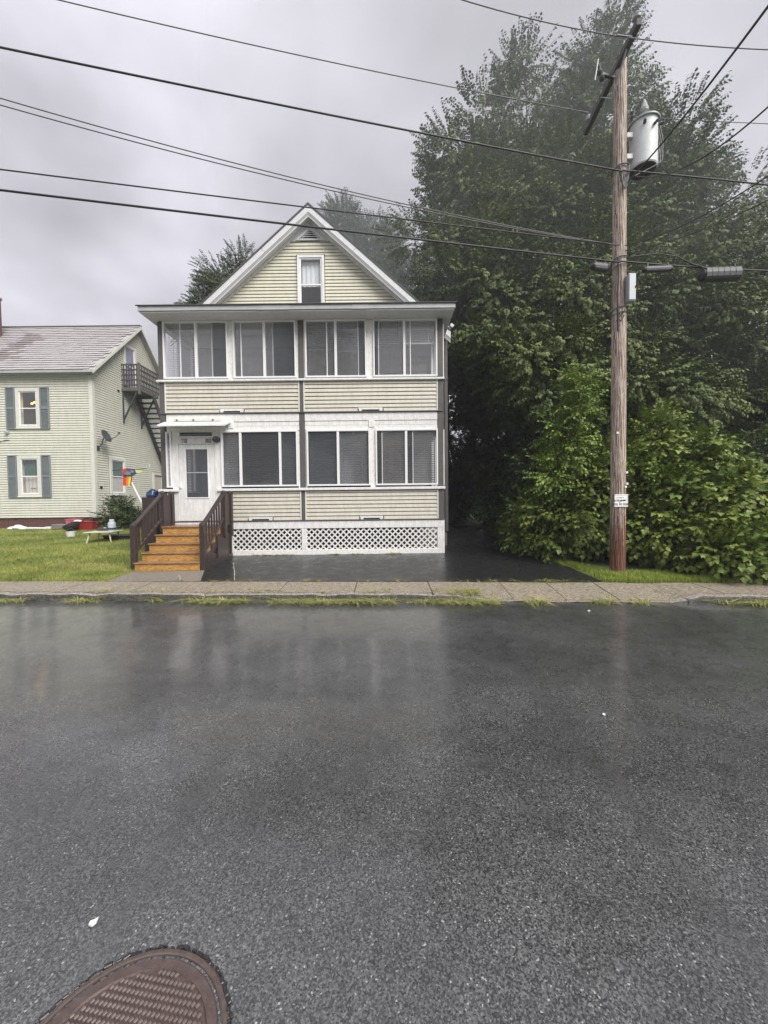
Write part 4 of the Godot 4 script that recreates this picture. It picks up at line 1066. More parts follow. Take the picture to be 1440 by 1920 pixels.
# ------------------------------------------------------------------ the house next door
func build_neighbour() -> void:
	var N := thing("sage_house", "pale sage clapboard house with grey shutters, brick base and a fire stair", "house", Vector3(-15.5, 0.6, -19.3))
	var h := 0.1016
	var cm := course_mesh(h); var cs := course_mesh(h, true)
	var xr := -12.2; var xl := -21.0; var zf := -16.3; var zb := -22.3; var zm := -19.3
	var y0 := 1.10; var ye := 7.28; var sl := (10.32 - 7.42) / 3.0
	var body := PackedVector2Array([Vector2(-zf, y0), Vector2(-zf, ye), Vector2(-zm, ye + 3.0 * sl), Vector2(-zb, ye), Vector2(-zb, y0)])
	var inner := PackedVector2Array([Vector2(-zf + 2.0, y0), Vector2(-zf + 2.0, ye + 1.9), Vector2(-zm, ye + 3.0 * sl), Vector2(-zb, ye), Vector2(-zb, y0)])
	part(N, "wall", mb().prism(inner, xl, xr - 0.2, Vector3.ZERO, Basis(Vector3.FORWARD, Vector3.UP, Vector3.RIGHT)), M.sage_siding)
	var fw := [[-15.39, 4.84, 1.01, 1.70], [-15.42, 1.97, 1.0, 1.75], [-18.6, 4.84, 1.01, 1.70], [-18.6, 1.97, 1.0, 1.75]]
	var holes := []
	for q: Array in fw: holes.append([q[0] - 0.01, q[0] + q[2] + 0.01, q[1] - 0.01, q[1] + q[3]])
	part(N, "front_wall", holed_wall(xl, xr - 0.025, y0, ye, zf - 0.2, zf - 0.001, holes.map(func(q: Array) -> Array: return [q[0] + 0.1, q[1] - 0.1, q[2] + 0.1, q[3] - 0.1])), M.sage_siding)
	part(N, "upper_floor", mb().bx(Vector3(xl, 4.15, zf - 2.0), Vector3(xr - 0.2, 4.35, zf - 0.2)), M.room_wall)
	part(N, "room_ceiling", mb().bx(Vector3(xl, ye - 0.35, zf - 2.0), Vector3(xr - 0.2, ye - 0.25, zf - 0.2)), M.room_wall)
	part(N, "gable_wall", mb().prism(body, xr - 0.2, xr - 0.026, Vector3.ZERO, Basis(Vector3.FORWARD, Vector3.UP, Vector3.RIGHT)), M.sage_siding)
	clad_front(N, cm, M.sage_siding, h, xl, xr - 0.12, y0, ye - 0.02, zf, holes)
	var sh := [[17.12, 18.22, 2.0, 3.75], [18.30, 19.22, 7.2, 9.27], [20.35, 21.3, 1.2, 3.28], [21.4, 22.0, 7.9, 8.9]]
	clad_side(N, cs, M.sage_siding, h, zf - 0.12, zb, y0, 10.2, xr - 0.026, false, sh, func(y: float) -> Vector2:
		var k := maxf(0.0, y - ye + 0.06) / sl
		return Vector2(-zf + k, -zb - k))
	part(N, "corner_board", mb().cbx(Vector3(xr - 0.13, y0 - 0.02, zf - 0.12), Vector3(xr + 0.026, ye, zf + 0.042), 0.006), M.cream_trim)
	part(N, "frieze", mb().cbx(Vector3(xl, ye - 0.28, zf + 0.003), Vector3(xr - 0.13, ye, zf + 0.046), 0.006), M.cream_trim)
	# front windows with shutters
	for k in fw.size():
		var q: Array = fw[k]
		var lit := k == 0
		var win := sash_window(N, q[2], q[3], Vector3(q[0], q[1], zf), Basis.IDENTITY, M.cream_trim, 0.14, [null, M.curtain_green, null, M.curtain_green][k], [null, M.board_panel, null, M.curtain_white][k], true)
		if k == 1:
			part(win, "window_note", mb().bx(Vector3(q[0] + 0.42, q[1] + 0.36, zf - 0.082), Vector3(q[0] + 0.62, q[1] + 0.40, zf - 0.079)), M.letter_grey)
		if lit:
			# warm ceiling light glowing behind the upper sash
			var arms := mb()
			for j in 3:
				var pz := Vector3(q[0] + 0.46 + j * 0.11, q[1] + 1.10 + 0.05 * (j % 2), zf - 0.20)
				arms.lathe([[0.012, 0.05], [0.035, 0.02], [0.045, -0.02], [0.0, -0.03]], 10, pz)
			var glow := mat("lamp_glow", Color(0.9, 0.6, 0.25), 0.5)
			glow.emission_enabled = true; glow.emission = Color(1.0, 0.68, 0.30); glow.emission_energy_multiplier = 0.8
			part(win, "ceiling_light", arms, glow)
			var ol := OmniLight3D.new()
			ol.name = "ceiling_lamp"; ol.light_color = Color(1.0, 0.75, 0.45); ol.light_energy = 0.02; ol.omni_range = 4.0; ol.omni_attenuation = 2.0; ol.light_size = 0.02; ol.shadow_enabled = true
			ol.position = Vector3(q[0] + 0.57, q[1] + 1.12, zf - 0.14)
			add_child(ol)
		for side: float in [-0.40, q[2] + 0.02]:
			var x: float = q[0] + side
			var sm := casing(mb(), x, x + 0.38, q[1] - 0.02, q[1] + q[3] + 0.02, 0.05, 0.0, 0.05, Vector3(0, 0, zf + 0.034), Basis.IDENTITY)
			sm.cbx(Vector3(x + 0.05, q[1] + q[3] * 0.47, zf + 0.036), Vector3(x + 0.33, q[1] + q[3] * 0.53, zf + 0.080), 0.004)
			var shutter := part(N, "shutter", sm, M.shutter_grey)
			var lm := mb()
			var y: float = q[1] + 0.05
			while y < q[1] + q[3] - 0.06:
				if absf(y + 0.02 - (q[1] + q[3] * 0.5)) > 0.07:
					lm.hexa([Vector3(x + 0.05, y + 0.03, zf + 0.040), Vector3(x + 0.33, y + 0.03, zf + 0.040), Vector3(x + 0.33, y + 0.04, zf + 0.040), Vector3(x + 0.05, y + 0.04, zf + 0.040),
						Vector3(x + 0.05, y, zf + 0.066), Vector3(x + 0.33, y, zf + 0.066), Vector3(x + 0.33, y + 0.01, zf + 0.066), Vector3(x + 0.05, y + 0.01, zf + 0.066)])
				y += 0.045
			part(shutter, "louvres", lm, M.shutter_grey).set_meta("kind", "stuff")
	# side wall openings: sash window, upper door, ground door, small window
	var sb := Basis(Vector3.FORWARD, Vector3.UP, Vector3.RIGHT)
	sash_window(N, 1.05, 1.72, Vector3(xr, 2.02, -17.15), sb, M.cream_trim, 0.13, M.curtain_green, M.board_panel)
	sash_window(N, 0.92, 2.05, Vector3(xr, 7.20, -18.30), sb, M.cream_trim, 0.13, M.curtain_violet, M.curtain_violet)
	sash_window(N, 0.6, 1.0, Vector3(xr, 7.9, -21.4), sb, M.cream_trim, 0.10, M.curtain_grey, M.curtain_grey)
	var dm := casing(mb(), 0.0, 0.95, 0.0, 2.08, 0.14, -0.02, 0.045, Vector3(xr, 1.2, -20.35), sb)
	var dr := part(N, "side_door", dm, M.cream_trim)
	part(dr, "door_leaf", mb().bx(Vector3(xr - 0.05, 1.3, -21.16), Vector3(xr - 0.01, 3.16, -20.49)), M.board_panel)
	for q: Array in [[-17.9, 6.85], [-16.62, 2.35]]:
		part(N, "wall_vent", mb().lathe([[0.0, 0.05], [0.05, 0.04], [0.06, 0.0]], 12, Vector3(xr, q[1], q[0]), Basis(Vector3.UP, Vector3.RIGHT, Vector3.BACK)), M.galvanised)
	part(N, "meter_globe", mb().lathe([[0.0, 0.12], [0.06, 0.10], [0.08, 0.03], [0.08, 0.0]], 14, Vector3(-15.78, 4.68, zf + 0.02), Basis(Vector3.RIGHT, Vector3.BACK, Vector3.DOWN)), M.galvanised)
	part(N, "wall_cable", mb().tube([Vector3(-16.4, 4.30, zf + 0.05), Vector3(-16.1, 4.31, zf + 0.06), Vector3(-15.85, 4.38, zf + 0.05), Vector3(-15.7, 4.37, zf + 0.04)], [0.012], 6), M.cable_grey)
	# brick base, bricks laid in courses
	part(N, "base_wall", mb().bx(Vector3(xl + 0.03, 0.2, zb + 0.03), Vector3(xr - 0.035, y0, zf - 0.035)), M.mortar)
	var bm := mb()
	var row := 0
	var y := 0.30
	while y < y0 - 0.03:
		for face in 2:
			var u := 0.0 if row % 2 == 0 else -0.11
			var L := 5.2 if face == 0 else 6.0
			while u < L:
				var u0 := maxf(u, 0.0); var u1 := minf(u + 0.20, L)
				var pr := rng.randf_range(-0.028, -0.021)
				if u1 - u0 > 0.03:
					if face == 0: bm.bx(Vector3(xr - u1 - 0.02, y, zf - 0.06), Vector3(xr - u0 - 0.02, y + 0.058, zf + pr))
					else: bm.bx(Vector3(xr - 0.06, y, zf - u1 - 0.02), Vector3(xr + pr, y + 0.058, zf - u0 - 0.02))
				u += 0.212
		y += 0.069; row += 1
	var bricks := part(N, "bricks", bm, M.brick_red)
	bricks.set_meta("kind", "stuff")
	# roof: slabs, fascia and separate shingles on the slope that shows
	var nrm := Vector2(sl, 1).normalized()         # (towards the street, up)
	var dn := Vector2(1, -sl).normalized()
	var ridge := Vector2(0.0, 10.40)
	for s: float in [1.0, -1.0]:
		var run := 3.32
		var q := PackedVector2Array([ridge, ridge + Vector2(s * run, -sl * run), ridge + Vector2(s * run, -sl * run - 0.14), ridge + Vector2(0, -0.14)])
		part(N, "roof", mb().prism(q, xl - 0.2, xr + 0.27, Vector3(0, 0, zm), Basis(Vector3.FORWARD, Vector3.UP, Vector3.RIGHT)), M.shingle_grey)
		part(N, "rake_board", mb().prism(PackedVector2Array([q[3] + Vector2(0, 0.12), q[2] + Vector2(0, 0.12), q[2] + Vector2(0, -0.03), q[3] + Vector2(0, -0.03)]), xr + 0.275, xr + 0.30, Vector3(0, 0, zm), Basis(Vector3.FORWARD, Vector3.UP, Vector3.RIGHT)), M.cream_trim)
		part(N, "rake_frieze", mb().prism(PackedVector2Array([q[3] + Vector2(0, 0.0), q[2] + Vector2(-s * 0.3, 0.0 + sl * 0.3), q[2] + Vector2(-s * 0.3, sl * 0.3 - 0.16), q[3] + Vector2(0, -0.16)]), xr - 0.01, xr + 0.03, Vector3(0, 0, zm), Basis(Vector3.FORWARD, Vector3.UP, Vector3.RIGHT)), M.cream_trim)
	part(N, "gutter", mb().cbx(Vector3(xl - 0.2, 7.06, zm + 3.30), Vector3(xr + 0.29, 7.19, zm + 3.36), 0.01), M.fascia_grey)
	part(N, "soffit", mb().bx(Vector3(xl - 0.2, 7.05, zf + 0.031), Vector3(xr + 0.25, 7.075, zm + 3.29)), M.fascia_grey)
	var tab := {}
	var slope := Vector3(0, dn.y, dn.x); var nn := Vector3(0, nrm.y, nrm.x)
	var Lr := 3.34 / dn.x
	var expo := 0.21
	var rows := int(Lr / expo)
	var n_tab := 0
	var rest := mb()
	for r in rows + 1:
		var s0 := r * expo; var s1 := minf(s0 + expo + 0.03, Lr + 0.02)
		var x := xr + 0.28 - fmod(r * 0.17, 0.34)
		var xe := -19.6
		while x > xe:
			var w := rng.randf_range(0.33, 0.40)
			var x1 := minf(x, xr + 0.28); var x2 := maxf(x - w + 0.008, xe)
			if x1 - x2 > 0.05:
				var lift := rng.randf_range(0.018, 0.030)
				var A := Vector3(0, ridge.y, zm) + slope * s0 + nn * 0.004; var B := Vector3(0, ridge.y, zm) + slope * s1 + nn * lift
				var m := mb().hexa([Vector3(x2, 0, 0) + A, Vector3(x2, 0, 0) + B, Vector3(x1, 0, 0) + B, Vector3(x1, 0, 0) + A,
					Vector3(x2, 0, 0) + A + nn * 0.006, Vector3(x2, 0, 0) + B + nn * 0.022, Vector3(x1, 0, 0) + B + nn * 0.022, Vector3(x1, 0, 0) + A + nn * 0.006])
				# soot has washed down the roof below the chimney
				var soot := clampf((-15.7 + s0 * 0.12 - x1) / 1.0, 0.0, 1.0) * (1.0 if s0 > 0.7 and s0 < 3.7 else 0.0)
				var mt: Material = M.shingle_soot if rng.randf() < soot * 1.1 else (M.shingle_pale if rng.randf() < 0.25 else M.shingle_grey)
				if x1 > -16.75 and n_tab < 300:
					part(N, "shingle", m, mt); n_tab += 1
				else:
					rest.v.append_array(m.v); rest.n.append_array(m.n); rest.t.append_array(m.t); rest.c.append_array(m.c)
			x -= w
	part(N, "shingles", rest, M.shingle_grey).set_meta("kind", "stuff")
	part(N, "ridge_cap", mb().bar(Vector3(xl - 0.2, 10.425, zm), Vector3(xr + 0.29, 10.425, zm), 0.22, 0.03, 0.01), M.shingle_grey)
	var ch := part(N, "chimney", mb().cbx(Vector3(-19.1, 8.6, -18.5), Vector3(-18.0, 11.30, -17.75), 0.01), M.brick_red)
	part(ch, "cap", mb().cbx(Vector3(-19.14, 11.30, -18.54), Vector3(-17.96, 11.42, -17.71), 0.02), M.mortar)
	# --- fire stair: balcony with woven rail on brackets, steep flight going back
	var F := thing("fire_stair", "dark balcony and steep outside stair on the sage house's gable wall", "fire stair", Vector3(-11.8, 0.7, -19.5))
	var xo := -11.32
	part(F, "balcony_deck", mb().cbx(Vector3(xr + 0.03, 6.90, -19.6), Vector3(xo, 7.06, -18.1), 0.01), M.grey_wood)
	for i in 5:
		var yy := 7.18 + i * 0.235
		part(F, "rail", mb().cbx(Vector3(xr + 0.03, yy - 0.035, -18.14), Vector3(xo - 0.002, yy + 0.035, -18.11), 0.004), M.deck_rail_paint)
		part(F, "rail", mb().cbx(Vector3(xo - 0.03, yy - 0.035, -20.9), Vector3(xo, yy + 0.035, -18.142), 0.004), M.deck_rail_paint)
	for i in 7: part(F, "picket", mb().cbx(Vector3(xr + 0.10 + i * 0.12, 7.06, -18.175), Vector3(xr + 0.145 + i * 0.12, 8.15, -18.145), 0.004), M.deck_rail_paint)
	for i in 22: part(F, "picket", mb().cbx(Vector3(xo - 0.062, 7.06 if i < 13 else 7.1, -18.25 - i * 0.12), Vector3(xo - 0.033, 8.15, -18.205 - i * 0.12), 0.004), M.deck_rail_paint)
	part(F, "post", mb().cbx(Vector3(xo - 0.09, 6.75, -18.2), Vector3(xo + 0.002, 8.2, -18.105), 0.006), M.grey_wood)
	for q: Array in [[-18.16, 0.0], [-19.5, 0.0]]:
		part(F, "bracket", mb().bar(Vector3(xr + 0.05, 5.55, q[0]), Vector3(xo - 0.15, 6.92, q[0]), 0.05, 0.07, 0.006), M.fire_stair_paint)
		part(F, "bracket", mb().cbx(Vector3(xr + 0.03, 5.4, q[0] - 0.03), Vector3(xr + 0.08, 6.9, q[0] + 0.03), 0.006), M.fire_stair_paint)
	for x: float in [xr + 0.08, xo - 0.02]:
		part(F, "stringer", mb().bar(Vector3(x, 7.0, -19.15), Vector3(x, 0.72, -23.2), 0.05, 0.24, 0.008), M.fire_stair_paint)
	for i in 28:
		var t := (i + 0.6) / 28.0
		var p := Vector3(0, lerpf(7.0, 0.72, t), lerpf(-19.15, -23.2, t))
		part(F, "stair_tread", mb().cbx(Vector3(xr + 0.11, p.y - 0.02, p.z - 0.12), Vector3(xo - 0.05, p.y + 0.02, p.z + 0.12), 0.006), M.fire_stair_paint)
	# --- satellite dish near the corner
	var D := thing("satellite_dish", "small dark grey satellite dish on the sage house's corner", "satellite dish", Vector3(xr + 0.05, 4.1, -16.55))
	var db := Basis(Vector3(0.9, 0.38, -0.05).normalized().cross(Vector3.UP).normalized(), Vector3(0.9, 0.38, -0.05).normalized(), Vector3.ZERO)
	db.z = db.x.cross(db.y)
	var dc := Vector3(xr + 0.34, 4.52, -16.50)
	part(D, "reflector", mb().lathe([[0.0, 0.0], [0.12, 0.012], [0.22, 0.04], [0.28, 0.07], [0.285, 0.065], [0.22, 0.03], [0.1, 0.0], [0.0, -0.012]], 24, dc, db), M.dish_grey)
	part(D, "mast", mb().tube([Vector3(xr + 0.02, 4.02, -16.5), Vector3(xr + 0.20, 4.22, -16.5), Vector3(xr + 0.27, 4.46, -16.5)], [0.022], 8), M.dish_grey)
	part(D, "foot", mb().cbx(Vector3(xr, 3.92, -16.58), Vector3(xr + 0.03, 4.14, -16.42), 0.006), M.dish_grey)
	part(D, "feed_arm", mb().tube([dc - db.y * 0.02 + Vector3(0, -0.2, 0), dc + db.y * 0.30 + Vector3(0.12, -0.16, 0), dc + db.y * 0.50 + Vector3(0.14, -0.06, 0)], [0.014], 6), M.dish_grey)
	part(D, "receiver", mb().tube([dc + db.y * 0.52 + Vector3(0.14, -0.06, 0), dc + db.y * 0.44 + Vector3(0.12, 0.0, 0)], [0.03, 0.022], 8), M.cable_grey)


# ------------------------------------------------------------------ houses seen in part, or only mirrored in the porch glass
func build_far_houses() -> void:
	var R := thing("red_house", "dark red house half hidden by trees beyond the hedge", "house", Vector3(19.0, 0.5, -19.0))
	part(R, "wall", mb().prism(PackedVector2Array([Vector2(15.9, 0.3), Vector2(23.0, 0.3), Vector2(23.0, 5.2), Vector2(19.4, 8.4), Vector2(15.9, 5.2)]), -25.0, -16.6), M.red_wall)
	var cm := course_mesh(0.14)
	clad_front(R, cm, M.red_wall, 0.14, 15.9, 23.0, 0.5, 5.1, -16.598)
	for s: float in [-1.0, 1.0]:
		part(R, "roof", mb().prism(PackedVector2Array([Vector2(19.4, 8.6), Vector2(19.4 + s * 3.95, 5.0), Vector2(19.4 + s * 3.95, 4.86), Vector2(19.4, 8.46)]), -25.3, -16.3), M.shingle_dark)
	sash_window(R, 0.95, 1.5, Vector3(17.6, 2.0, -16.56), Basis.IDENTITY, M.cream_trim, 0.1, M.curtain_grey, M.curtain_grey)
	var G := thing("grey_garage", "pale grey gabled outbuilding showing through the trees beside the red house", "garage", Vector3(17.6, 0.5, -28.0))
	part(G, "wall", mb().prism(PackedVector2Array([Vector2(14.0, 0.3), Vector2(23.4, 0.3), Vector2(23.4, 4.6), Vector2(19.0, 7.4), Vector2(14.0, 4.6)]), -33.0, -26.0), M.white_paint)
	for s: float in [-1.0, 1.0]:
		part(G, "roof", mb().prism(PackedVector2Array([Vector2(18.9, 7.7), Vector2(18.9 + s * 5.6, 4.25), Vector2(18.9 + s * 5.6, 4.1), Vector2(18.9, 7.55)]), -33.3, -25.7), M.shingle_pale)
	# the house across the street, behind the camera: the porch glass mirrors it
	var O := thing("grey_house", "grey clapboard house across the street, facing the porch house", "house", Vector3(3.5, 0.15, 15.0))
	part(O, "wall", mb().prism(PackedVector2Array([Vector2(-2.5, 0.1), Vector2(10.0, 0.1), Vector2(10.0, 6.3), Vector2(3.7, 9.4), Vector2(-2.5, 6.3)]), 13.0, 21.0), M.sage_siding)
	var ob := Basis(Vector3.LEFT, Vector3.UP, Vector3.FORWARD)
	for q: Array in [[1.35, 4.2], [6.5, 4.2], [6.5, 1.3], [0.2, 1.3]]:
		sash_window(O, 1.0, 1.6, Vector3(q[0], q[1], 12.98), ob, M.white_paint, 0.12, M.curtain_grey, M.curtain_white)
	var om := course_mesh(0.12)
	var y := 0.5
	while y < 6.2:
		var b := MeshInstance3D.new()
		b.name = "siding_board"; b.mesh = om; b.material_override = M.grey_wood
		b.position = Vector3(10.0, y, 13.0) - place(O); b.scale = Vector3(-12.5, 1, -1)
		O.add_child(b, true)
		y += 0.12
	for s: float in [-1.0, 1.0]:
		part(O, "roof", mb().prism(PackedVector2Array([Vector2(3.7, 9.6), Vector2(3.7 + s * 6.7, 6.25), Vector2(3.7 + s * 6.7, 6.1), Vector2(3.7, 9.45)]), 12.6, 21.3), M.shingle_dark)


# ------------------------------------------------------------------ utility pole
func build_pole() -> void:
	var P0 := Vector3(4.66, 0.10, -7.65); var P1 := Vector3(4.63, 10.05, -7.65)
	var P := thing("utility_pole", "weathered wooden utility pole with a dark red-brown foot on the grass verge", "utility pole", Vector3(4.66, 0.16, -7.65))
	var nz := FastNoiseLite.new(); nz.seed = 4; nz.frequency = 2.2
	var m := mb()
	var rings := 120; var sides := 44
	var pt := []
	for i in rings + 1:
		var t := pow(i / float(rings), 1.7)
		var c := P0.lerp(P1, t)
		var r := lerpf(0.142, 0.106, t)
		var ring := []
		for j in sides:
			var a := PI2 * j / sides
			var d := Vector3(cos(a), 0, sin(a))
			var rr := r + 0.006 * nz.get_noise_3d(d.x * 1.2, c.y * 0.12, d.z * 1.2) + 0.004 * nz.get_noise_3d(d.x * 4.0, c.y * 0.25, d.z * 4.0)
			# old preservative still stains the foot, ending in ragged tongues that follow the grain
			var edge := 1.30 + 0.9 * nz.get_noise_3d(d.x * 1.6, c.y * 0.10, d.z * 1.6) + 0.8 * nz.get_noise_3d(d.x * 5.0, 3.0 + c.y * 0.05, d.z * 5.0)
			var k := 1.0 if c.y < edge * 0.75 else (0.55 if c.y < edge else 0.0)
			var col := Color(1, 1, 1).lerp(Color(0.42, 0.225, 0.165), k)
			ring.append([c + d * rr, d, col])
		pt.append(ring)
	for i in rings:
		for j in sides:
			var q := [pt[i][j], pt[i + 1][j], pt[i + 1][(j + 1) % sides], pt[i][(j + 1) % sides]]
			m.tint = q[0][2]
			m.tri(q[0][0], q[1][0], q[2][0], q[0][1], q[1][1], q[2][1]); m.tri(q[0][0], q[2][0], q[3][0], q[0][1], q[2][1], q[3][1])
	m.tint = Color.WHITE
	for j in sides: m.tri(P1, pt[rings][(j + 1) % sides][0], pt[rings][j][0])
	M.pole_wood.vertex_color_use_as_albedo = true
	part(P, "shaft", m, M.pole_wood)
	# crossarm set across the street line, with a pin insulator at each end
	var a0 := Vector3(4.66, 9.93, -6.92); var a1 := Vector3(4.79, 9.93, -8.95)
	var off := Vector3(0.0, 0, 0)
	var arm := part(P, "crossarm", mb().bar(a0 + Vector3(-0.15, 0, 0), a1 + Vector3(-0.15, 0, 0), 0.10, 0.13, 0.012), M.arm_wood)
	for q: Vector3 in [a0.lerp(a1, 0.04), a0.lerp(a1, 0.93)]:
		part(arm, "insulator", mb().lathe([[0.02, 0.0], [0.02, 0.06], [0.065, 0.07], [0.07, 0.10], [0.045, 0.12], [0.055, 0.15], [0.035, 0.18], [0.0, 0.19]], 14, q + Vector3(-0.15, 0.06, 0)), M.porcelain)
	part(P, "arm_brace", mb().bar(Vector3(4.50, 9.40, -7.68), Vector3(4.52, 9.90, -7.25), 0.03, 0.008, 0.002), M.galvanised)
	part(P, "arm_brace", mb().bar(Vector3(4.50, 9.40, -7.68), Vector3(4.54, 9.90, -8.15), 0.03, 0.008, 0.002), M.galvanised)
	# fused cut-out switch on the left
	part(P, "cutout_bracket", mb().bar(Vector3(4.50, 9.72, -7.62), Vector3(4.20, 9.76, -7.58), 0.05, 0.05, 0.006), M.case_grey)
	part(P, "cutout_switch", mb().lathe([[0.0, -0.16], [0.035, -0.15], [0.05, -0.10], [0.035, -0.06], [0.055, 0.0], [0.035, 0.05], [0.05, 0.10], [0.03, 0.15], [0.0, 0.16]], 12, Vector3(4.20, 9.78, -7.58), Basis(Vector3.BACK, 0.35)), M.case_grey)
	part(P, "fuse_tube", mb().tube([Vector3(4.13, 9.95, -7.52), Vector3(4.06, 9.55, -7.50)], [0.014], 8), M.porcelain)
	for q: Array in [[8.02, 0.02], [6.30, 0.016], [5.35, 0.012], [5.25, 0.012], [6.15, 0.012]]:
		var ring := []
		for j in 17:
			var a := PI2 * j / 16.0
			ring.append(Vector3(4.64 + 0.142 * cos(a), q[0] + 0.03 * sin(a * 1.0 + 0.6), -7.65 + 0.142 * sin(a)))
		part(P, "band", mb().tube(ring, [q[1] * 0.7], 6, false), M.cable_grey)
	# slack loops of service cable hanging on the shaft
	for k in 3:
		var lp := []
		for j in 13:
			var t := j / 12.0
			lp.append(Vector3(4.52 + 0.17 * t + 0.012 * k, 7.98 - sin(t * PI) * (0.34 + 0.05 * k), -7.49 - 0.03 * absf(t - 0.5) + 0.012 * k))
		part(P, "cable_loop", mb().tube(lp, [0.012], 6), M.cable_grey)
	for k in 3:
		var lp := []
		for j in 13:
			var t := j / 12.0
			lp.append(Vector3(4.53 + 0.14 * t, 5.30 - k * 0.09 - sin(t * PI) * 0.10, -7.51 - 0.015 * k))
		part(P, "cable_loop", mb().tube(lp, [0.010], 6), M.cable_black)
	part(P, "riser_cable", mb().tube([Vector3(4.545, 6.3, -7.53), Vector3(4.55, 5.9, -7.515), Vector3(4.53, 5.6, -7.52), Vector3(4.545, 5.2, -7.515), Vector3(4.55, 4.9, -7.52)], [0.014], 6), M.cable_black)
	# staples and tags
	for q: Array in [[2.18, 4.74], [1.96, 4.75], [1.90, 4.72], [2.95, 4.55]]:
		part(P, "pole_tag", mb().cbx(Vector3(q[1] - 0.02, q[0] - 0.02, -7.515), Vector3(q[1] + 0.02, q[0] + 0.02, -7.503), 0.003), M.sign_white)

	var T := thing("transformer", "pale grey transformer can hung on the utility pole", "transformer", Vector3(5.09, 8.0, -7.66))
	var tc := Vector3(5.09, 8.02, -7.66)
	part(T, "tank", mb().lathe([[0.0, 0.0], [0.222, 0.0], [0.235, 0.02], [0.235, 0.80], [0.242, 0.84]], 32, tc), M.tank_grey)
	part(T, "tank_bottom", mb().lathe([[0.0, -0.012], [0.215, -0.010], [0.223, 0.004]], 32, tc), M.case_grey)
	part(T, "lid", mb().lathe([[0.262, 0.835], [0.268, 0.85], [0.262, 0.872], [0.20, 0.905], [0.10, 0.925], [0.0, 0.93]], 32, tc), M.tank_grey)
	part(T, "lid_band", mb().lathe([[0.256, 0.832], [0.272, 0.84], [0.274, 0.86], [0.262, 0.868]], 32, tc), M.galvanised)
	part(T, "bushing", mb().lathe([[0.06, 0.90], [0.06, 0.94], [0.045, 0.96], [0.065, 0.98], [0.045, 1.0], [0.065, 1.02], [0.045, 1.04], [0.07, 1.06], [0.075, 1.10], [0.055, 1.16], [0.02, 1.28], [0.0, 1.29]], 16, tc + Vector3(-0.02, 0, 0.05)), M.porcelain)
	part(T, "arrester", mb().lathe([[0.03, 0.85], [0.04, 0.93], [0.03, 0.98], [0.045, 1.02], [0.03, 1.06], [0.04, 1.12], [0.0, 1.15]], 12, tc + Vector3(-0.19, 0, -0.02)), M.case_grey)
	for y: float in [0.18, 0.58]:
		part(T, "hanger", mb().cbx(Vector3(4.74, 8.02 + y, -7.70), Vector3(4.86, 8.02 + y + 0.10, -7.60), 0.008), M.tank_grey)
	for q: Array in [[-0.5, 0.70], [0.2, 0.66], [0.9, 0.72]]:
		var d := Vector3(sin(q[0]), 0, cos(q[0]))
		part(T, "terminal", mb().lathe([[0.03, 0.0], [0.022, 0.03], [0.028, 0.05], [0.018, 0.08], [0.0, 0.09]], 10, tc + d * 0.25 + Vector3(0, q[1], 0), Basis(d.cross(Vector3.UP), d, Vector3.UP).orthonormalized()), M.case_grey)
	for k in 3:
		part(T, "lead", mb().tube([tc + Vector3(0.26, 0.78, 0.04 * k), tc + Vector3(0.31, 0.5, 0.05 * k), tc + Vector3(0.29, 0.1, 0.06 * k), tc + Vector3(0.10, -0.05, 0.16), Vector3(4.80, 7.78, -7.50)], [0.009], 6), M.cable_grey)

	var S := thing("pole_sign", "white security camera sign nailed to the utility pole", "sign", Vector3(4.63, 1.51, -7.49))
	part(S, "plate", mb().cbx(Vector3(4.495, 1.51, -7.498), Vector3(4.755, 1.755, -7.490), 0.003), M.sign_white)
	part(S, "border", casing(mb(), 4.48, 4.738, 1.527, 1.738, 0.004, 0.0, 0.002, Vector3(0, 0, -7.4895), Basis.IDENTITY), M.letter_grey)
	lettering(S, "lettering", "urity", 0.046, 0.002, M.letter_black, Vector3(4.545, 1.635, -7.4885))
	lettering(S, "lettering", "era in Use", 0.046, 0.002, M.letter_black, Vector3(4.612, 1.567, -7.4885))
	lettering(S, "lettering", "surveillance", 0.018, 0.002, M.letter_grey, Vector3(4.60, 1.69, -7.4885))
	var ic := mb()
	ic.lathe([[0.0, 0.0], [0.017, 0.0], [0.017, 0.002], [0.0, 0.002]], 16, Vector3(4.632, 1.635, -7.4895), Basis(Vector3.RIGHT, Vector3.BACK, Vector3.DOWN))
	ic.prism(PackedVector2Array([Vector2(4.655, 1.62), Vector2(4.70, 1.625), Vector2(4.72, 1.64), Vector2(4.70, 1.652), Vector2(4.655, 1.65)]), -7.4895, -7.4875)
	part(S, "camera_icon", ic, M.letter_black)

	var B := thing("cable_box", "narrow grey metal cabinet strapped to the utility pole", "cabinet", Vector3(4.76, 5.43, -7.5))
	part(B, "body", mb().cbx(Vector3(4.69, 5.43, -7.56), Vector3(4.83, 5.95, -7.43), 0.01), M.galvanised)
	part(B, "door", mb().cbx(Vector3(4.70, 5.45, -7.431), Vector3(4.822, 5.93, -7.42), 0.006), M.galvanised)
	part(B, "latch", mb().cbx(Vector3(4.805, 5.66, -7.42), Vector3(4.818, 5.71, -7.41), 0.003), M.case_grey)


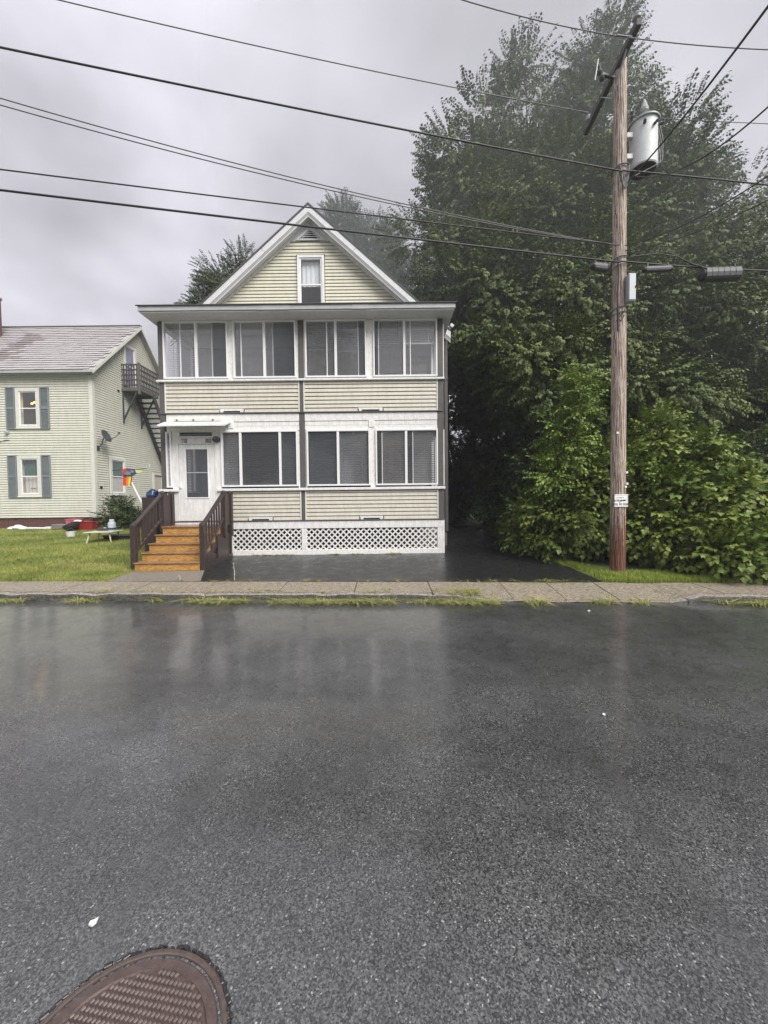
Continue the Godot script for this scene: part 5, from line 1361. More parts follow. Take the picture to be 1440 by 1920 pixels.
func splice(called: String, label: String, at: Vector3, size: Vector3, turn: float, ribbed: bool) -> void:
	var b := Basis(Vector3.UP, turn)
	var o := thing(called, label, "cable case", at)
	var pr := PackedVector2Array()
	for j in 16:
		var a := PI2 * j / 16.0
		pr.append(Vector2(cos(a) * size.z * 0.5, signf(sin(a)) * pow(absf(sin(a)), 0.55) * size.y * 0.5))
	var bb := Basis(b * Vector3.FORWARD, Vector3.UP, b * Vector3.RIGHT)
	part(o, "shell", mb().prism(pr, -size.x * 0.5, size.x * 0.5, at, bb), M.case_grey)
	for s: float in [-1.0, 1.0]:
		part(o, "end_cap", mb().lathe([[size.y * 0.44, 0.0], [size.y * 0.40, 0.03], [size.y * 0.2, 0.06], [0.0, 0.07]], 14, at + bb.z * s * size.x * 0.5, Basis(bb.y, bb.z * s, (bb.y).cross(bb.z * s))), M.cable_black)
		part(o, "hanger", mb().cbx(at + bb.z * s * size.x * 0.42 + Vector3(-0.012, size.y * 0.4, -0.012), at + bb.z * s * size.x * 0.42 + Vector3(0.012, size.y * 0.5 + 0.07, 0.012), 0.003), M.cable_black)
	if ribbed:
		for j in 5:
			part(o, "rib", mb().prism(pr, -0.008, 0.008, at + bb.z * size.x * (j - 2) * 0.17, Basis(bb.x * 1.04, bb.y * 1.04, bb.z)), M.case_grey)


func wire(label: String, pts: Array, r: float, mt: Material, beads := []) -> void:
	var o := thing("overhead_wire", label, "wire", pts[0])
	part(o, "cable", mb().tube(pts, [r], 6), mt)
	for q: Array in beads:
		part(o, "preformed_grip", mb().tube([q[0], q[1]], [r * 1.7], 6), mt)


# wire in an upright plane through (x0, z0): z = z0 + s (x - x0), y = a x^2 + b x + c
func sag(x0: float, z0: float, s: float, co: Array, xa: float, xb: float) -> Array:
	var out := []
	for i in 41:
		var x := lerpf(xa, xb, i / 40.0)
		out.append(Vector3(x, co[0] * x * x + co[1] * x + co[2], z0 + s * (x - x0)))
	return out


func drop(a: Vector3, b: Vector3, dip: float) -> Array:
	var out := []
	for i in 25:
		var t := i / 24.0
		out.append(a.lerp(b, t) - Vector3(0, dip * 4.0 * t * (1.0 - t), 0))
	return out


func build_wires() -> void:
	var K: Material = M.cable_black
	var G: Material = M.cable_grey
	wire("bare wire from the crossarm's street end towards the left", sag(4.64, -7.0, -0.2, [0.0241, -0.1071, 9.689], -4.0, 4.5), 0.0090, G, [[Vector3(4.1, 9.66, -6.89), Vector3(4.4, 9.70, -6.95)]])
	wire("bare wire from the crossarm's street end towards the right", sag(4.64, -7.0, 0.05, [0.02, -0.3759, 11.026], 4.5, 15.0), 0.0090, G)
	wire("bare wire from the crossarm's house end, over the gable", sag(4.75, -8.8, -0.2, [0.0032, 0.003, 10.119], -16.0, 4.62), 0.0090, G)
	wire("bare wire from the crossarm's house end towards the red house", sag(4.75, -8.8, 0.05, [0.0038, -0.1645, 10.889], 4.62, 20.0), 0.0075, G)
	wire("thick black twisted cable leaving the pole below the transformer, over the house", sag(4.6, -7.45, -0.2, [0.0013, -0.0132, 7.868], -16.0, 4.55), 0.0142, K)
	wire("thick black twisted cable leaving the pole below the transformer, over the hedge", sag(4.6, -7.45, 0.05, [-0.0058, -0.085, 8.368], 4.55, 15.0), 0.0142, K)
	wire("upper one of the paired thin wires running steeply up from the gable's right", sag(4.6, -7.45, -0.2, [0.0068, -0.0805, 6.684], -9.5, 4.5), 0.0075, G)
	wire("lower one of the paired thin wires running steeply up from the gable's right", sag(4.6, -7.52, -0.2, [0.0067, -0.072, 6.690], -9.5, 4.5), 0.0075, G)
	wire("slim black cable crossing just at the gable's peak", sag(4.6, -7.45, -0.2, [0.0004, 0.0149, 6.398], -16.0, 4.5), 0.0097, K)
	wire("lowest thick black cable crossing the gable's vent", sag(4.6, -7.45, -0.2, [0.0005, 0.0108, 6.0935], -16.0, 4.52), 0.0150, K)
	wire("lowest thick black cable carrying the grey cable case", sag(4.6, -7.45, 0.05, [0.0105, -0.2307, 7.013], 4.5, 12.0), 0.0150, K)
	# service drops that cross the street overhead
	wire("black service drop from the transformer, the steepest over the street", drop(Vector3(4.72, 7.72, -7.5), Vector3(2.95, 5.45, -2.5), 0.10) + drop(Vector3(2.95, 5.45, -2.5), Vector3(-0.2, 5.4, 8.0), 0.1).slice(1), 0.0120, K)
	wire("black service drop from below the transformer can, the middle one over the street", drop(Vector3(4.80, 7.80, -7.5), Vector3(3.91, 5.61, -4.0), 0.25) + drop(Vector3(3.91, 5.61, -4.0), Vector3(1.0, 5.3, 12.7), 0.1).slice(1), 0.0090, K)
	wire("thin black service drop from the pole's middle, the upper one over the street", drop(Vector3(4.65, 6.50, -7.5), Vector3(4.42, 5.34, -4.5), 0.12) + drop(Vector3(4.42, 5.34, -4.5), Vector3(6.0, 5.1, 12.7), 0.1).slice(1), 0.0075, K)
	wire("thin black service drop from the pole's middle, the lower one over the street", drop(Vector3(4.65, 6.40, -7.5), Vector3(4.42, 5.07, -4.5), 0.10) + drop(Vector3(4.42, 5.07, -4.5), Vector3(8.0, 4.9, 12.7), 0.1).slice(1), 0.0060, K)
	wire("grey house drop slanting from the pole down to the porch house's side", drop(Vector3(4.52, 6.25, -7.6), Vector3(1.75, 5.2, -11.7), 0.20), 0.0060, G)
	wire("slack black tail sagging beside the big cable case", [Vector3(4.7, 6.24, -7.42), Vector3(5.2, 6.27, -7.38), Vector3(5.55, 6.20, -7.36), Vector3(5.85, 6.05, -7.36), Vector3(6.02, 6.01, -7.36)], 0.0105, K)
	splice("splice_case", "large dark grey box-shaped cable case hung under the lowest cable", Vector3(6.36, 5.86, -7.36), Vector3(0.62, 0.24, 0.22), -0.05, true)
	splice("splice_case", "slim dark cable case under the cable just right of the pole", Vector3(5.22, 6.0, -7.41), Vector3(0.44, 0.11, 0.10), -0.05, false)
	splice("splice_case", "small dark cable case under the cable just left of the pole", Vector3(4.10, 6.02, -7.36), Vector3(0.26, 0.15, 0.12), 0.2, false)


# ------------------------------------------------------------------ plants
const LEAF_FINE := [Vector2(0, 0), Vector2(0.22, -0.06), Vector2(0.30, 0.14), Vector2(0.56, 0.30), Vector2(0.34, 0.46), Vector2(0.28, 0.64), Vector2(0, 1.0), Vector2(-0.28, 0.64), Vector2(-0.34, 0.46), Vector2(-0.56, 0.30), Vector2(-0.30, 0.14), Vector2(-0.22, -0.06)]
const LEAF_PLAIN := [Vector2(0, 0), Vector2(0.40, 0.22), Vector2(0.30, 0.62), Vector2(0, 1.0), Vector2(-0.30, 0.62), Vector2(-0.40, 0.22)]
const LEAF_OVAL := [Vector2(0, 0), Vector2(0.28, 0.18), Vector2(0.36, 0.45), Vector2(0.24, 0.78), Vector2(0, 1.0), Vector2(-0.24, 0.78), Vector2(-0.36, 0.45), Vector2(-0.28, 0.18)]


func add_leaf(m: Mesher, at: Vector3, b: Basis, s: float, shape: Array, fold := 0.18) -> void:
	var c := at + b * Vector3(0, 0.38 * s, 0)
	for i in shape.size():
		var p: Vector2 = shape[i]; var q: Vector2 = shape[(i + 1) % shape.size()]
		var A := at + b * Vector3(p.x * s, p.y * s, (absf(p.x) * fold - p.y * p.y * 0.22) * s); var B := at + b * Vector3(q.x * s, q.y * s, (absf(q.x) * fold - q.y * q.y * 0.22) * s)
		m.tri(c, A, B)


# a leafy twig of length L that points along +z, leaves hanging to both sides
func spray_mesh(r: RandomNumberGenerator, n: int, L: float, s: float, shape: Array, droop := 0.5) -> ArrayMesh:
	var m := mb()
	m.tint = Color(0.55, 0.42, 0.30)
	m.tube([Vector3.ZERO, Vector3(0, 0.03 * L, L * 0.5), Vector3(0, -0.06 * L, L)], [0.006, 0.004, 0.002], 3, false)
	for i in n:
		var t := (i + 0.7) / n
		var side := -1.0 if i % 2 == 0 else 1.0
		var at := Vector3(0, 0.03 * L * sin(t * PI), t * L)
		var dir := Vector3(side * r.randf_range(0.5, 1.1), -droop * r.randf_range(0.3, 1.4), r.randf_range(0.2, 0.9)).normalized()
		if i == n - 1: dir = Vector3(r.randf_range(-0.3, 0.3), -droop, 1).normalized()
		var nrm := (Vector3.UP + Vector3(r.randf_range(-0.6, 0.6), 0, r.randf_range(-0.6, 0.6))).normalized()
		var x := dir.cross(nrm).normalized()
		var b := Basis(x, dir, x.cross(dir))
		var k := r.randf_range(0.75, 1.2)
		m.tint = Color(1, 1, 1).lerp(Color(1.25, 1.15, 0.8), r.randf()) * r.randf_range(0.8, 1.15)
		add_leaf(m, at + dir * s * 0.35, b, s * k, shape)
	return m.mesh()


func unit(r: RandomNumberGenerator) -> Vector3:
	var y := r.randf_range(-1, 1); var a := r.randf() * PI2
	return Vector3(sqrt(1 - y * y) * cos(a), y, sqrt(1 - y * y) * sin(a))


func facing(d: Vector3, r: RandomNumberGenerator, s: float) -> Basis:
	var z := d.normalized()
	var x := Vector3.UP.cross(z)
	x = x.normalized() if x.length() > 0.05 else Vector3.RIGHT
	return Basis(x, z.cross(x), z).rotated(z, r.randf_range(-0.7, 0.7)).scaled(Vector3(s, s, s))


# lobes: [centre, radii, clumps]; fills two lists with leafy twigs and returns clump centres with their lobe
func foliage(r: RandomNumberGenerator, lobes: Array, per: int, clump: float, xf: Array, cols: Array, a: Color, b: Color, smin := 0.8, smax := 1.25) -> Array:
	var heads := []
	for k in lobes.size():
		var c: Vector3 = lobes[k][0]; var rad: Vector3 = lobes[k][1]
		var made := 0; var tries := 0
		while made < lobes[k][2] and tries < lobes[k][2] * 6:
			tries += 1
			var d := unit(r)
			var f := pow(r.randf(), 0.45)
			var p := c + d * rad * f
			var buried := false
			for j in lobes.size():
				if j != k and ((p - lobes[j][0]) / lobes[j][1]).length() < 0.5: buried = true
			if buried or p.y < 0.5: continue
			made += 1
			heads.append([p, k])
			var cr := clump * r.randf_range(0.65, 1.3)
			var shade := r.randf_range(0.82, 1.12)
			var hue := r.randf()
			var base := a.lerp(b, hue)
			for i in int(per * r.randf_range(0.7, 1.3)):
				var e := unit(r)
				var q := p + Vector3(e.x, e.y * 0.55, e.z) * cr * pow(r.randf(), 0.4)
				var out := (e + d * 0.7 + Vector3(0, -0.15, 0)).normalized()
				xf.append(Transform3D(facing(out, r, r.randf_range(smin, smax)), q))
				var v := shade * r.randf_range(0.8, 1.2)
				cols.append(Color(base.r * v, base.g * v, base.b * v))
	return heads


func tree(called: String, label: String, base: Vector3, fork: float, r0: float, lobes: Array, per: int, clump: float, mesh: Mesh, a: Color, b: Color, seed_: int, group := "", lean := Vector3.ZERO) -> void:
	var r := RandomNumberGenerator.new(); r.seed = seed_
	var o := thing(called, label, "tree", base, group)
	var top := base + Vector3(0, fork, 0) + lean
	part(o, "trunk", mb().tube([base - Vector3(0, 0.3, 0), base + Vector3(0, 0.25, 0), base.lerp(top, 0.5) + Vector3(0.06, 0, 0.05), top], [r0 * 1.45, r0 * 1.08, r0 * 0.9, r0 * 0.75], 14), M.bark)
	var xf := []; var cols := []
	var heads := foliage(r, lobes, per, clump, xf, cols, a, b)
	var br := mb()
	for k in lobes.size():
		var c: Vector3 = lobes[k][0]
		var mid := top.lerp(c, 0.45) + Vector3(r.randf_range(-0.4, 0.4), -0.08 * top.distance_to(c), r.randf_range(-0.4, 0.4))
		part(o, "limb", mb().tube([top - Vector3(0, 0.3, 0), top.lerp(mid, 0.5), mid, mid.lerp(c, 0.6), c], [r0 * 0.55, r0 * 0.45, r0 * 0.36, r0 * 0.24, r0 * 0.14], 9), M.bark)
		for hd: Array in heads:
			if hd[1] == k:
				var st := mid.lerp(c, r.randf_range(0.2, 1.0))
				br.tube([st, st.lerp(hd[0], 0.5) + Vector3(0, 0.12, 0), hd[0]], [r0 * 0.09 + 0.012, 0.02, 0.007], 4, false)
	var branches := part(o, "branches", br, M.bark)
	branches.set_meta("kind", "stuff")
	many(o, "crown", mesh, M.leaf, xf, cols).set_meta("kind", "stuff")


func shrub(called: String, label: String, base: Vector3, lobes: Array, per: int, clump: float, mesh: Mesh, a: Color, b: Color, seed_: int, group := "", category := "shrub") -> void:
	var r := RandomNumberGenerator.new(); r.seed = seed_
	var o := thing(called, label, category, base, group)
	var xf := []; var cols := []
	var heads := foliage(r, lobes, per, clump, xf, cols, a, b, 0.7, 1.3)
	for k in lobes.size():
		var c: Vector3 = lobes[k][0]
		var foot := Vector3(lerpf(base.x, c.x, 0.5), base.y - 0.1, lerpf(base.z, c.z, 0.5))
		part(o, "stem", mb().tube([foot, foot.lerp(c, 0.5) + Vector3(r.randf_range(-0.1, 0.1), 0, r.randf_range(-0.1, 0.1)), c + Vector3(0, lobes[k][1].y * 0.4, 0)], [0.03, 0.02, 0.008], 6), M.bark)
	var tw := mb()
	for hd: Array in heads:
		var c: Vector3 = lobes[hd[1]][0]
		tw.tube([Vector3(c.x, maxf(base.y, hd[0].y - 0.5), c.z).lerp(hd[0], 0.25), hd[0]], [0.010, 0.004], 3, false)
	part(o, "twigs", tw, M.bark).set_meta("kind", "stuff")
	many(o, "leaves", mesh, M.shrub_leaf, xf, cols).set_meta("kind", "stuff")


func grass_mesh(r: RandomNumberGenerator, n: int, L: float, w: float, spread: float, bend: float) -> ArrayMesh:
	var m := mb()
	for i in n:
		var a := r.randf() * PI2
		var d := Vector3(cos(a), 0, sin(a))
		var at := Vector3(r.randf_range(-1, 1), 0, r.randf_range(-1, 1)) * spread
		var l := L * r.randf_range(0.5, 1.2); var bd := bend * r.randf_range(0.2, 1.3)
		var x := d.cross(Vector3.UP) * w
		m.tint = Color(1, 1, 1).lerp(Color(1.5, 1.25, 0.7), r.randf() * r.randf()) * r.randf_range(0.75, 1.2)
		var p := at - Vector3(0, 0.01, 0); var k := 3
		for j in k:
			var t0 := j / float(k); var t1 := (j + 1) / float(k)
			var q0 := at + d * l * bd * t0 * t0 + Vector3(0, l * (t0 - 0.35 * bd * t0 * t0), 0); var q1 := at + d * l * bd * t1 * t1 + Vector3(0, l * (t1 - 0.35 * bd * t1 * t1), 0)
			var w0 := x * (1.0 - t0 * 0.8); var w1 := x * (1.0 - t1 * 0.95)
			m.tri(q0 - w0, q0 + w0, q1 + w1); m.tri(q0 - w0, q1 + w1, q1 - w1)
	return m.mesh()


func build_plants() -> void:
	var r := RandomNumberGenerator.new(); r.seed = 901
	var far_spray := spray_mesh(r, 16, 0.55, 0.092, LEAF_PLAIN, 0.7)
	var near_spray := spray_mesh(r, 11, 0.40, 0.088, LEAF_FINE, 0.6)
	var oval_spray := spray_mesh(r, 13, 0.40, 0.066, LEAF_OVAL, 0.5)
	# big maple behind the pole, wider than high, with spiky tops
	tree("maple_tree", "huge spreading maple towering behind the utility pole and hedge", Vector3(8.6, 0.45, -16.0), 3.4, 0.42, [
		[Vector3(5.61, 16.59, -16.0), Vector3(1.38, 2.76, 1.66), 18], [Vector3(8.96, 17.34, -16.0), Vector3(1.38, 2.76, 1.66), 18], [Vector3(10.7, 15.5, -16.4), Vector3(1.5, 2.2, 1.84), 14], [Vector3(7.28, 15.10, -15.6), Vector3(2.21, 2.94, 2.39), 27],
		[Vector3(3.94, 13.80, -15.6), Vector3(2.02, 2.94, 2.21), 27], [Vector3(2.82, 11.38, -15.0), Vector3(1.84, 2.39, 2.02), 24], [Vector3(12.1, 12.3, -16.2), Vector3(1.7, 2.6, 2.3), 23], [Vector3(14.0, 10.9, -16.4), Vector3(1.6, 2.5, 2.0), 17],
		[Vector3(6.73, 11.57, -13.9), Vector3(2.94, 2.94, 2.02), 37], [Vector3(10.26, 11.76, -14.2), Vector3(2.94, 3.13, 2.21), 36], [Vector3(4.03, 8.59, -13.8), Vector3(2.21, 2.39, 2.02), 34], [Vector3(7.47, 8.22, -12.9), Vector3(2.58, 2.39, 1.75), 39],
		[Vector3(10.9, 8.04, -13.6), Vector3(2.6, 2.5, 2.0), 32], [Vector3(5.24, 5.99, -13.0), Vector3(2.02, 1.75, 1.84), 32], [Vector3(8.77, 5.43, -13.0), Vector3(2.39, 1.75, 1.84), 32], [Vector3(12.2, 5.1, -14.6), Vector3(1.7, 1.6, 1.8), 14]],
		66, 0.74, far_spray, Color(0.080, 0.122, 0.042), Color(0.150, 0.192, 0.068), 11, "", Vector3(-0.2, 0, 0.4))
	# leaning many-stemmed tree by the drive's end
	tree("leaning_tree", "dark tree whose stems lean out beside the porch house's rear corner", Vector3(2.95, 0.5, -18.2), 1.3, 0.26, [
		[Vector3(4.3, 6.6, -17.0), Vector3(1.7, 2.0, 1.8), 26], [Vector3(3.0, 9.4, -17.6), Vector3(1.6, 2.2, 1.8), 26], [Vector3(5.6, 4.8, -16.6), Vector3(1.5, 1.5, 1.6), 20], [Vector3(2.5, 6.6, -18.4), Vector3(0.9, 2.0, 1.4), 14], [Vector3(5.0, 8.6, -18.0), Vector3(1.8, 2.2, 1.8), 22], [Vector3(4.2, 3.5, -16.6), Vector3(1.0, 0.9, 1.0), 14], [Vector3(5.4, 2.9, -16.0), Vector3(1.0, 0.9, 1.0), 14]],
		56, 0.8, far_spray, Color(0.048, 0.076, 0.025), Color(0.080, 0.112, 0.036), 23, "", Vector3(0.35, 0, 0.2))
	# trees whose tops look over the roof
	tree("backyard_tree", "rounded tree top rising left of the gable behind the roof", Vector3(-9.8, 0.6, -27.0), 5.0, 0.35, [
		[Vector3(-9.4, 15.4, -26.0), Vector3(2.3, 3.2, 2.4), 34], [Vector3(-11.4, 14.0, -26.0), Vector3(1.7, 2.2, 2.0), 22], [Vector3(-7.8, 13.8, -26.5), Vector3(2.6, 3.4, 2.4), 24]],
		66, 0.95, far_spray, Color(0.048, 0.076, 0.026), Color(0.080, 0.112, 0.038), 37, "trees behind the porch house")
	tree("backyard_tree", "tall tree rising right of the gable behind the roof", Vector3(-1.6, 0.6, -27.0), 6.0, 0.40, [
		[Vector3(-2.3, 18.0, -26.0), Vector3(2.0, 3.2, 2.2), 34], [Vector3(-0.2, 16.8, -26.0), Vector3(1.9, 3.2, 2.2), 30], [Vector3(1.4, 14.6, -25.0), Vector3(2.0, 2.8, 2.2), 28], [Vector3(-4.2, 15.6, -26.5), Vector3(2.2, 3.2, 2.2), 22]],
		66, 0.95, far_spray, Color(0.048, 0.076, 0.026), Color(0.080, 0.112, 0.038), 41, "trees behind the porch house")
	# shady tree at the right edge
	tree("shade_tree", "dark low-branched tree overhanging the red house", Vector3(16.2, 0.5, -14.8), 2.6, 0.30, [
		[Vector3(14.7, 6.3, -13.6), Vector3(1.7, 1.3, 1.8), 26], [Vector3(17.0, 7.0, -14.0), Vector3(2.2, 1.8, 2.0), 30], [Vector3(15.6, 4.9, -13.4), Vector3(1.6, 1.0, 1.6), 22], [Vector3(18.6, 6.0, -14.4), Vector3(2.2, 2.2, 2.2), 24]],
		70, 0.85, far_spray, Color(0.044, 0.068, 0.022), Color(0.072, 0.100, 0.032), 53)
	# trees mirrored in the porch glass, across the street
	tree("street_tree", "broad tree across the street, mirrored in the upper porch windows", Vector3(-5.0, 0.14, 15.5), 5.0, 0.4, [
		[Vector3(-5.0, 14.4, 15.5), Vector3(3.0, 4.2, 3.0), 44], [Vector3(-6.2, 9.4, 15.0), Vector3(3.2, 3.0, 3.0), 40], [Vector3(-3.4, 9.0, 15.5), Vector3(2.6, 3.0, 3.0), 36]],
		44, 1.0, far_spray, Color(0.034, 0.056, 0.018), Color(0.055, 0.082, 0.025), 61, "trees across the street")
	tree("street_tree", "smaller tree across the street, mirrored in the left porch windows", Vector3(-12.5, 0.14, 16.5), 3.0, 0.3, [
		[Vector3(-12.5, 9.0, 16.5), Vector3(3.2, 3.4, 3.0), 44], [Vector3(-13.5, 6.0, 16.0), Vector3(3.2, 2.4, 3.0), 34]],
		44, 1.0, far_spray, Color(0.034, 0.056, 0.018), Color(0.055, 0.082, 0.025), 67, "trees across the street")

	# hedge of saplings and vines along the verge, each clump its own plant
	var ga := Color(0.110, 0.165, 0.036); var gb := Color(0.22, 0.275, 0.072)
	shrub("sapling_shrub", "leafy maple sapling thicket left of the utility pole", Vector3(4.6, 0.25, -9.2), [
		[Vector3(4.3, 1.1, -9.2), Vector3(0.75, 0.85, 0.7), 26], [Vector3(4.85, 1.95, -9.3), Vector3(0.6, 0.65, 0.6), 22], [Vector3(5.2, 1.3, -8.9), Vector3(0.7, 0.9, 0.6), 26], [Vector3(5.2, 2.5, -9.4), Vector3(0.4, 0.45, 0.4), 12], [Vector3(4.0, 0.7, -9.8), Vector3(0.5, 0.5, 0.6), 12]],
		34, 0.27, near_spray, ga, gb, 71)
	shrub("sapling_shrub", "tall bushy maple sapling right of the utility pole", Vector3(6.3, 0.2, -8.4), [
		[Vector3(5.8, 1.0, -8.3), Vector3(0.6, 0.8, 0.55), 24], [Vector3(6.2, 1.85, -8.6), Vector3(0.6, 0.65, 0.55), 22], [Vector3(6.6, 1.1, -8.1), Vector3(0.7, 0.95, 0.6), 28], [Vector3(6.35, 2.65, -8.7), Vector3(0.35, 0.45, 0.35), 10], [Vector3(6.15, 3.0, -8.7), Vector3(0.12, 0.35, 0.12), 5], [Vector3(5.75, 2.5, -8.8), Vector3(0.18, 0.3, 0.18), 5]],
		34, 0.27, near_spray, ga, gb, 73)
	shrub("sapling_shrub", "maple sapling spilling over the pavement before the red house", Vector3(7.5, 0.2, -8.0), [
		[Vector3(7.2, 1.0, -7.9), Vector3(0.7, 0.8, 0.6), 28], [Vector3(7.2, 1.75, -8.3), Vector3(0.55, 0.6, 0.5), 20], [Vector3(7.9, 0.8, -7.7), Vector3(0.6, 0.6, 0.55), 24], [Vector3(6.6, 0.55, -7.35), Vector3(0.6, 0.42, 0.35), 16], [Vector3(7.4, 0.5, -7.25), Vector3(0.6, 0.38, 0.35), 16], [Vector3(7.0, 2.55, -8.4), Vector3(0.16, 0.32, 0.16), 6], [Vector3(7.65, 1.75, -8.3), Vector3(0.2, 0.3, 0.2), 5]],
		34, 0.27, near_spray, ga, gb, 79)
	shrub("sapling_shrub", "pale green shrub at the hedge's far end", Vector3(8.8, 0.2, -7.9), [
		[Vector3(8.5, 0.75, -7.7), Vector3(0.7, 0.6, 0.6), 28], [Vector3(9.4, 0.65, -7.8), Vector3(0.7, 0.55, 0.6), 20], [Vector3(8.1, 1.35, -8.3), Vector3(0.45, 0.4, 0.4), 12]],
		26, 0.34, oval_spray, ga, Color(0.13, 0.20, 0.04), 83)
	shrub("bittersweet_vine", "bright green vine climbing in a narrow spire left of the pole", Vector3(4.5, 0.3, -8.9), [
		[Vector3(4.25, 2.9, -8.9), Vector3(0.32, 0.45, 0.3), 14], [Vector3(4.38, 3.55, -8.9), Vector3(0.16, 0.40, 0.16), 9], [Vector3(4.50, 4.15, -8.9), Vector3(0.09, 0.36, 0.1), 7], [Vector3(3.98, 3.45, -9.1), Vector3(0.10, 0.30, 0.1), 5], [Vector3(3.95, 2.3, -8.9), Vector3(0.4, 0.45, 0.3), 14], [Vector3(5.4, 2.2, -8.5), Vector3(0.3, 0.5, 0.25), 10]],
		13, 0.16, oval_spray, Color(0.135, 0.215, 0.04), Color(0.21, 0.285, 0.06), 89, "", "vine")
	# dark undergrowth at the end of the drive
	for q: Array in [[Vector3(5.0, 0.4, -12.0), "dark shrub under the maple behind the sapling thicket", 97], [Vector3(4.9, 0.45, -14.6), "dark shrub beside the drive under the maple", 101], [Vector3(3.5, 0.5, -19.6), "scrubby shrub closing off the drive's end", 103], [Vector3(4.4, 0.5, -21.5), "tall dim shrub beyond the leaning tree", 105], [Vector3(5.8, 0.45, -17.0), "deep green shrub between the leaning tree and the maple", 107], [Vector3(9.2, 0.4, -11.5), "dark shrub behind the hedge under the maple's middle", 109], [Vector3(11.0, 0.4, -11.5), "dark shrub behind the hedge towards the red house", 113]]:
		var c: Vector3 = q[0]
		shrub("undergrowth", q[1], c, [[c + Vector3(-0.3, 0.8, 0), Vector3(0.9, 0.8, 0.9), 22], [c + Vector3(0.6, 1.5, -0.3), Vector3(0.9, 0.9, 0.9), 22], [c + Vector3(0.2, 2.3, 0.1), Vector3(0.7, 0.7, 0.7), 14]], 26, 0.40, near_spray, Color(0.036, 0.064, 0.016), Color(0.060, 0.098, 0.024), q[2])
	shrub("weed_clump", "tall leafy weeds growing at the sage house's side wall", Vector3(-10.9, 0.6, -15.9), [
		[Vector3(-11.2, 0.95, -16.0), Vector3(0.45, 0.45, 0.4), 14], [Vector3(-10.7, 1.0, -15.9), Vector3(0.45, 0.5, 0.4), 14], [Vector3(-10.2, 0.85, -16.2), Vector3(0.45, 0.4, 0.4), 12], [Vector3(-11.0, 1.5, -16.1), Vector3(0.3, 0.35, 0.3), 6]],
		18, 0.26, oval_spray, Color(0.05, 0.085, 0.025), Color(0.085, 0.125, 0.04), 127, "", "weeds")

	# lawn, verge and gutter grasses
	var turf := grass_mesh(r, 14, 0.065, 0.0035, 0.06, 0.9)
	var nz := FastNoiseLite.new(); nz.seed = 3; nz.frequency = 0.35
	var xf := []; var cols := []
	for i in 26000:
		var t := pow(r.randf(), 1.6)
		var z := lerpf(-7.2, -16.2, t); var x := r.randf_range(-5.5 - (-z) * 0.95, -5.5)
		if -z > 10.4: x = minf(x + r.randf_range(0, 0.0), -5.9)
		if kerb_z(x) - z < 0.89: continue
		var n := nz.get_noise_2d(x * 1.3, z * 2.0)
		var dry := clampf(1.0 - Vector2((x + 7.0) / 1.3, (z + 8.95) / 0.28).length(), 0, 1) * 0.9 + clampf(n - 0.25, 0, 1) * 0.8
		var g := Color(0.20, 0.25, 0.055).lerp(Color(0.36, 0.39, 0.11), clampf(0.5 + n * 1.6, 0, 1)).lerp(Color(0.52, 0.42, 0.22), clampf(dry + r.randf_range(-0.2, 0.2), 0, 0.9))
		xf.append(Transform3D(Basis(Vector3.UP, r.randf() * PI2).scaled(Vector3.ONE * r.randf_range(0.6, 1.25)), Vector3(x, yard_y(x, z), z))); cols.append(g)
	var lawn := many(self, "lawn_grass", turf, M.grass_blade, xf, cols)
	tag(lawn, "short green lawn with a straw-coloured patch before the sage house", "grass"); lawn.set_meta("kind", "stuff")
	xf = []; cols = []
	for i in 5200:
		var x := r.randf_range(3.85, 9.0); var d := 0.87 + pow(r.randf(), 1.3) * (0.75 if x < 5.6 else 0.25)
		if x < 4.4: d = 0.87 + r.randf() * lerpf(3.5, 0.8, (x - 3.85) / 0.55)
		if x < 4.02 + 0.04 * r.randf() and d < 2.2: continue
		var z := kerb_z(x) - d
		xf.append(Transform3D(Basis(Vector3.UP, r.randf() * PI2).scaled(Vector3.ONE * r.randf_range(0.7, 1.5)), Vector3(x, yard_y(x, z), z)))
		cols.append(Color(0.18, 0.25, 0.045).lerp(Color(0.34, 0.39, 0.08), r.randf()))
	var verge := many(self, "verge_grass", turf, M.grass_blade, xf, cols)
	tag(verge, "bright green grass on the verge round the utility pole's foot", "grass"); verge.set_meta("kind", "stuff")
	# coarse weeds in the gutter and in the pavement's joints
	var long := grass_mesh(r, 9, 0.21, 0.0070, 0.03, 1.6)
	xf = []; cols = []
	var tuft := func(x: float, z: float, y: float, s: float, straw: float) -> void:
		xf.append(Transform3D(Basis(Vector3.UP, r.randf() * PI2).scaled(Vector3(s, s * r.randf_range(0.6, 1.0), s)), Vector3(x, y, z)))
		cols.append(Color(0.20, 0.26, 0.06).lerp(Color(0.40, 0.42, 0.14), r.randf()).lerp(Color(0.60, 0.50, 0.29), clampf(straw * r.randf() * 1.4, 0, 1)))
	for i in 1300:
		var x := r.randf_range(-7.5, 6.6)
		var g := nz.get_noise_2d(x * 3.0, 7.0)
		var dens := 0.15 + g * 1.3
		if x > -2.6 and x < 1.9: dens += 0.45
		if x > 1.9 and x < 4.7: dens -= 0.25
		if x > 4.7: dens += 0.3
		if r.randf() > dens: continue
		tuft.call(x, kerb_z(x) + r.randf_range(0.0, 0.12), 0.0, r.randf_range(0.35, 1.15), 0.45)
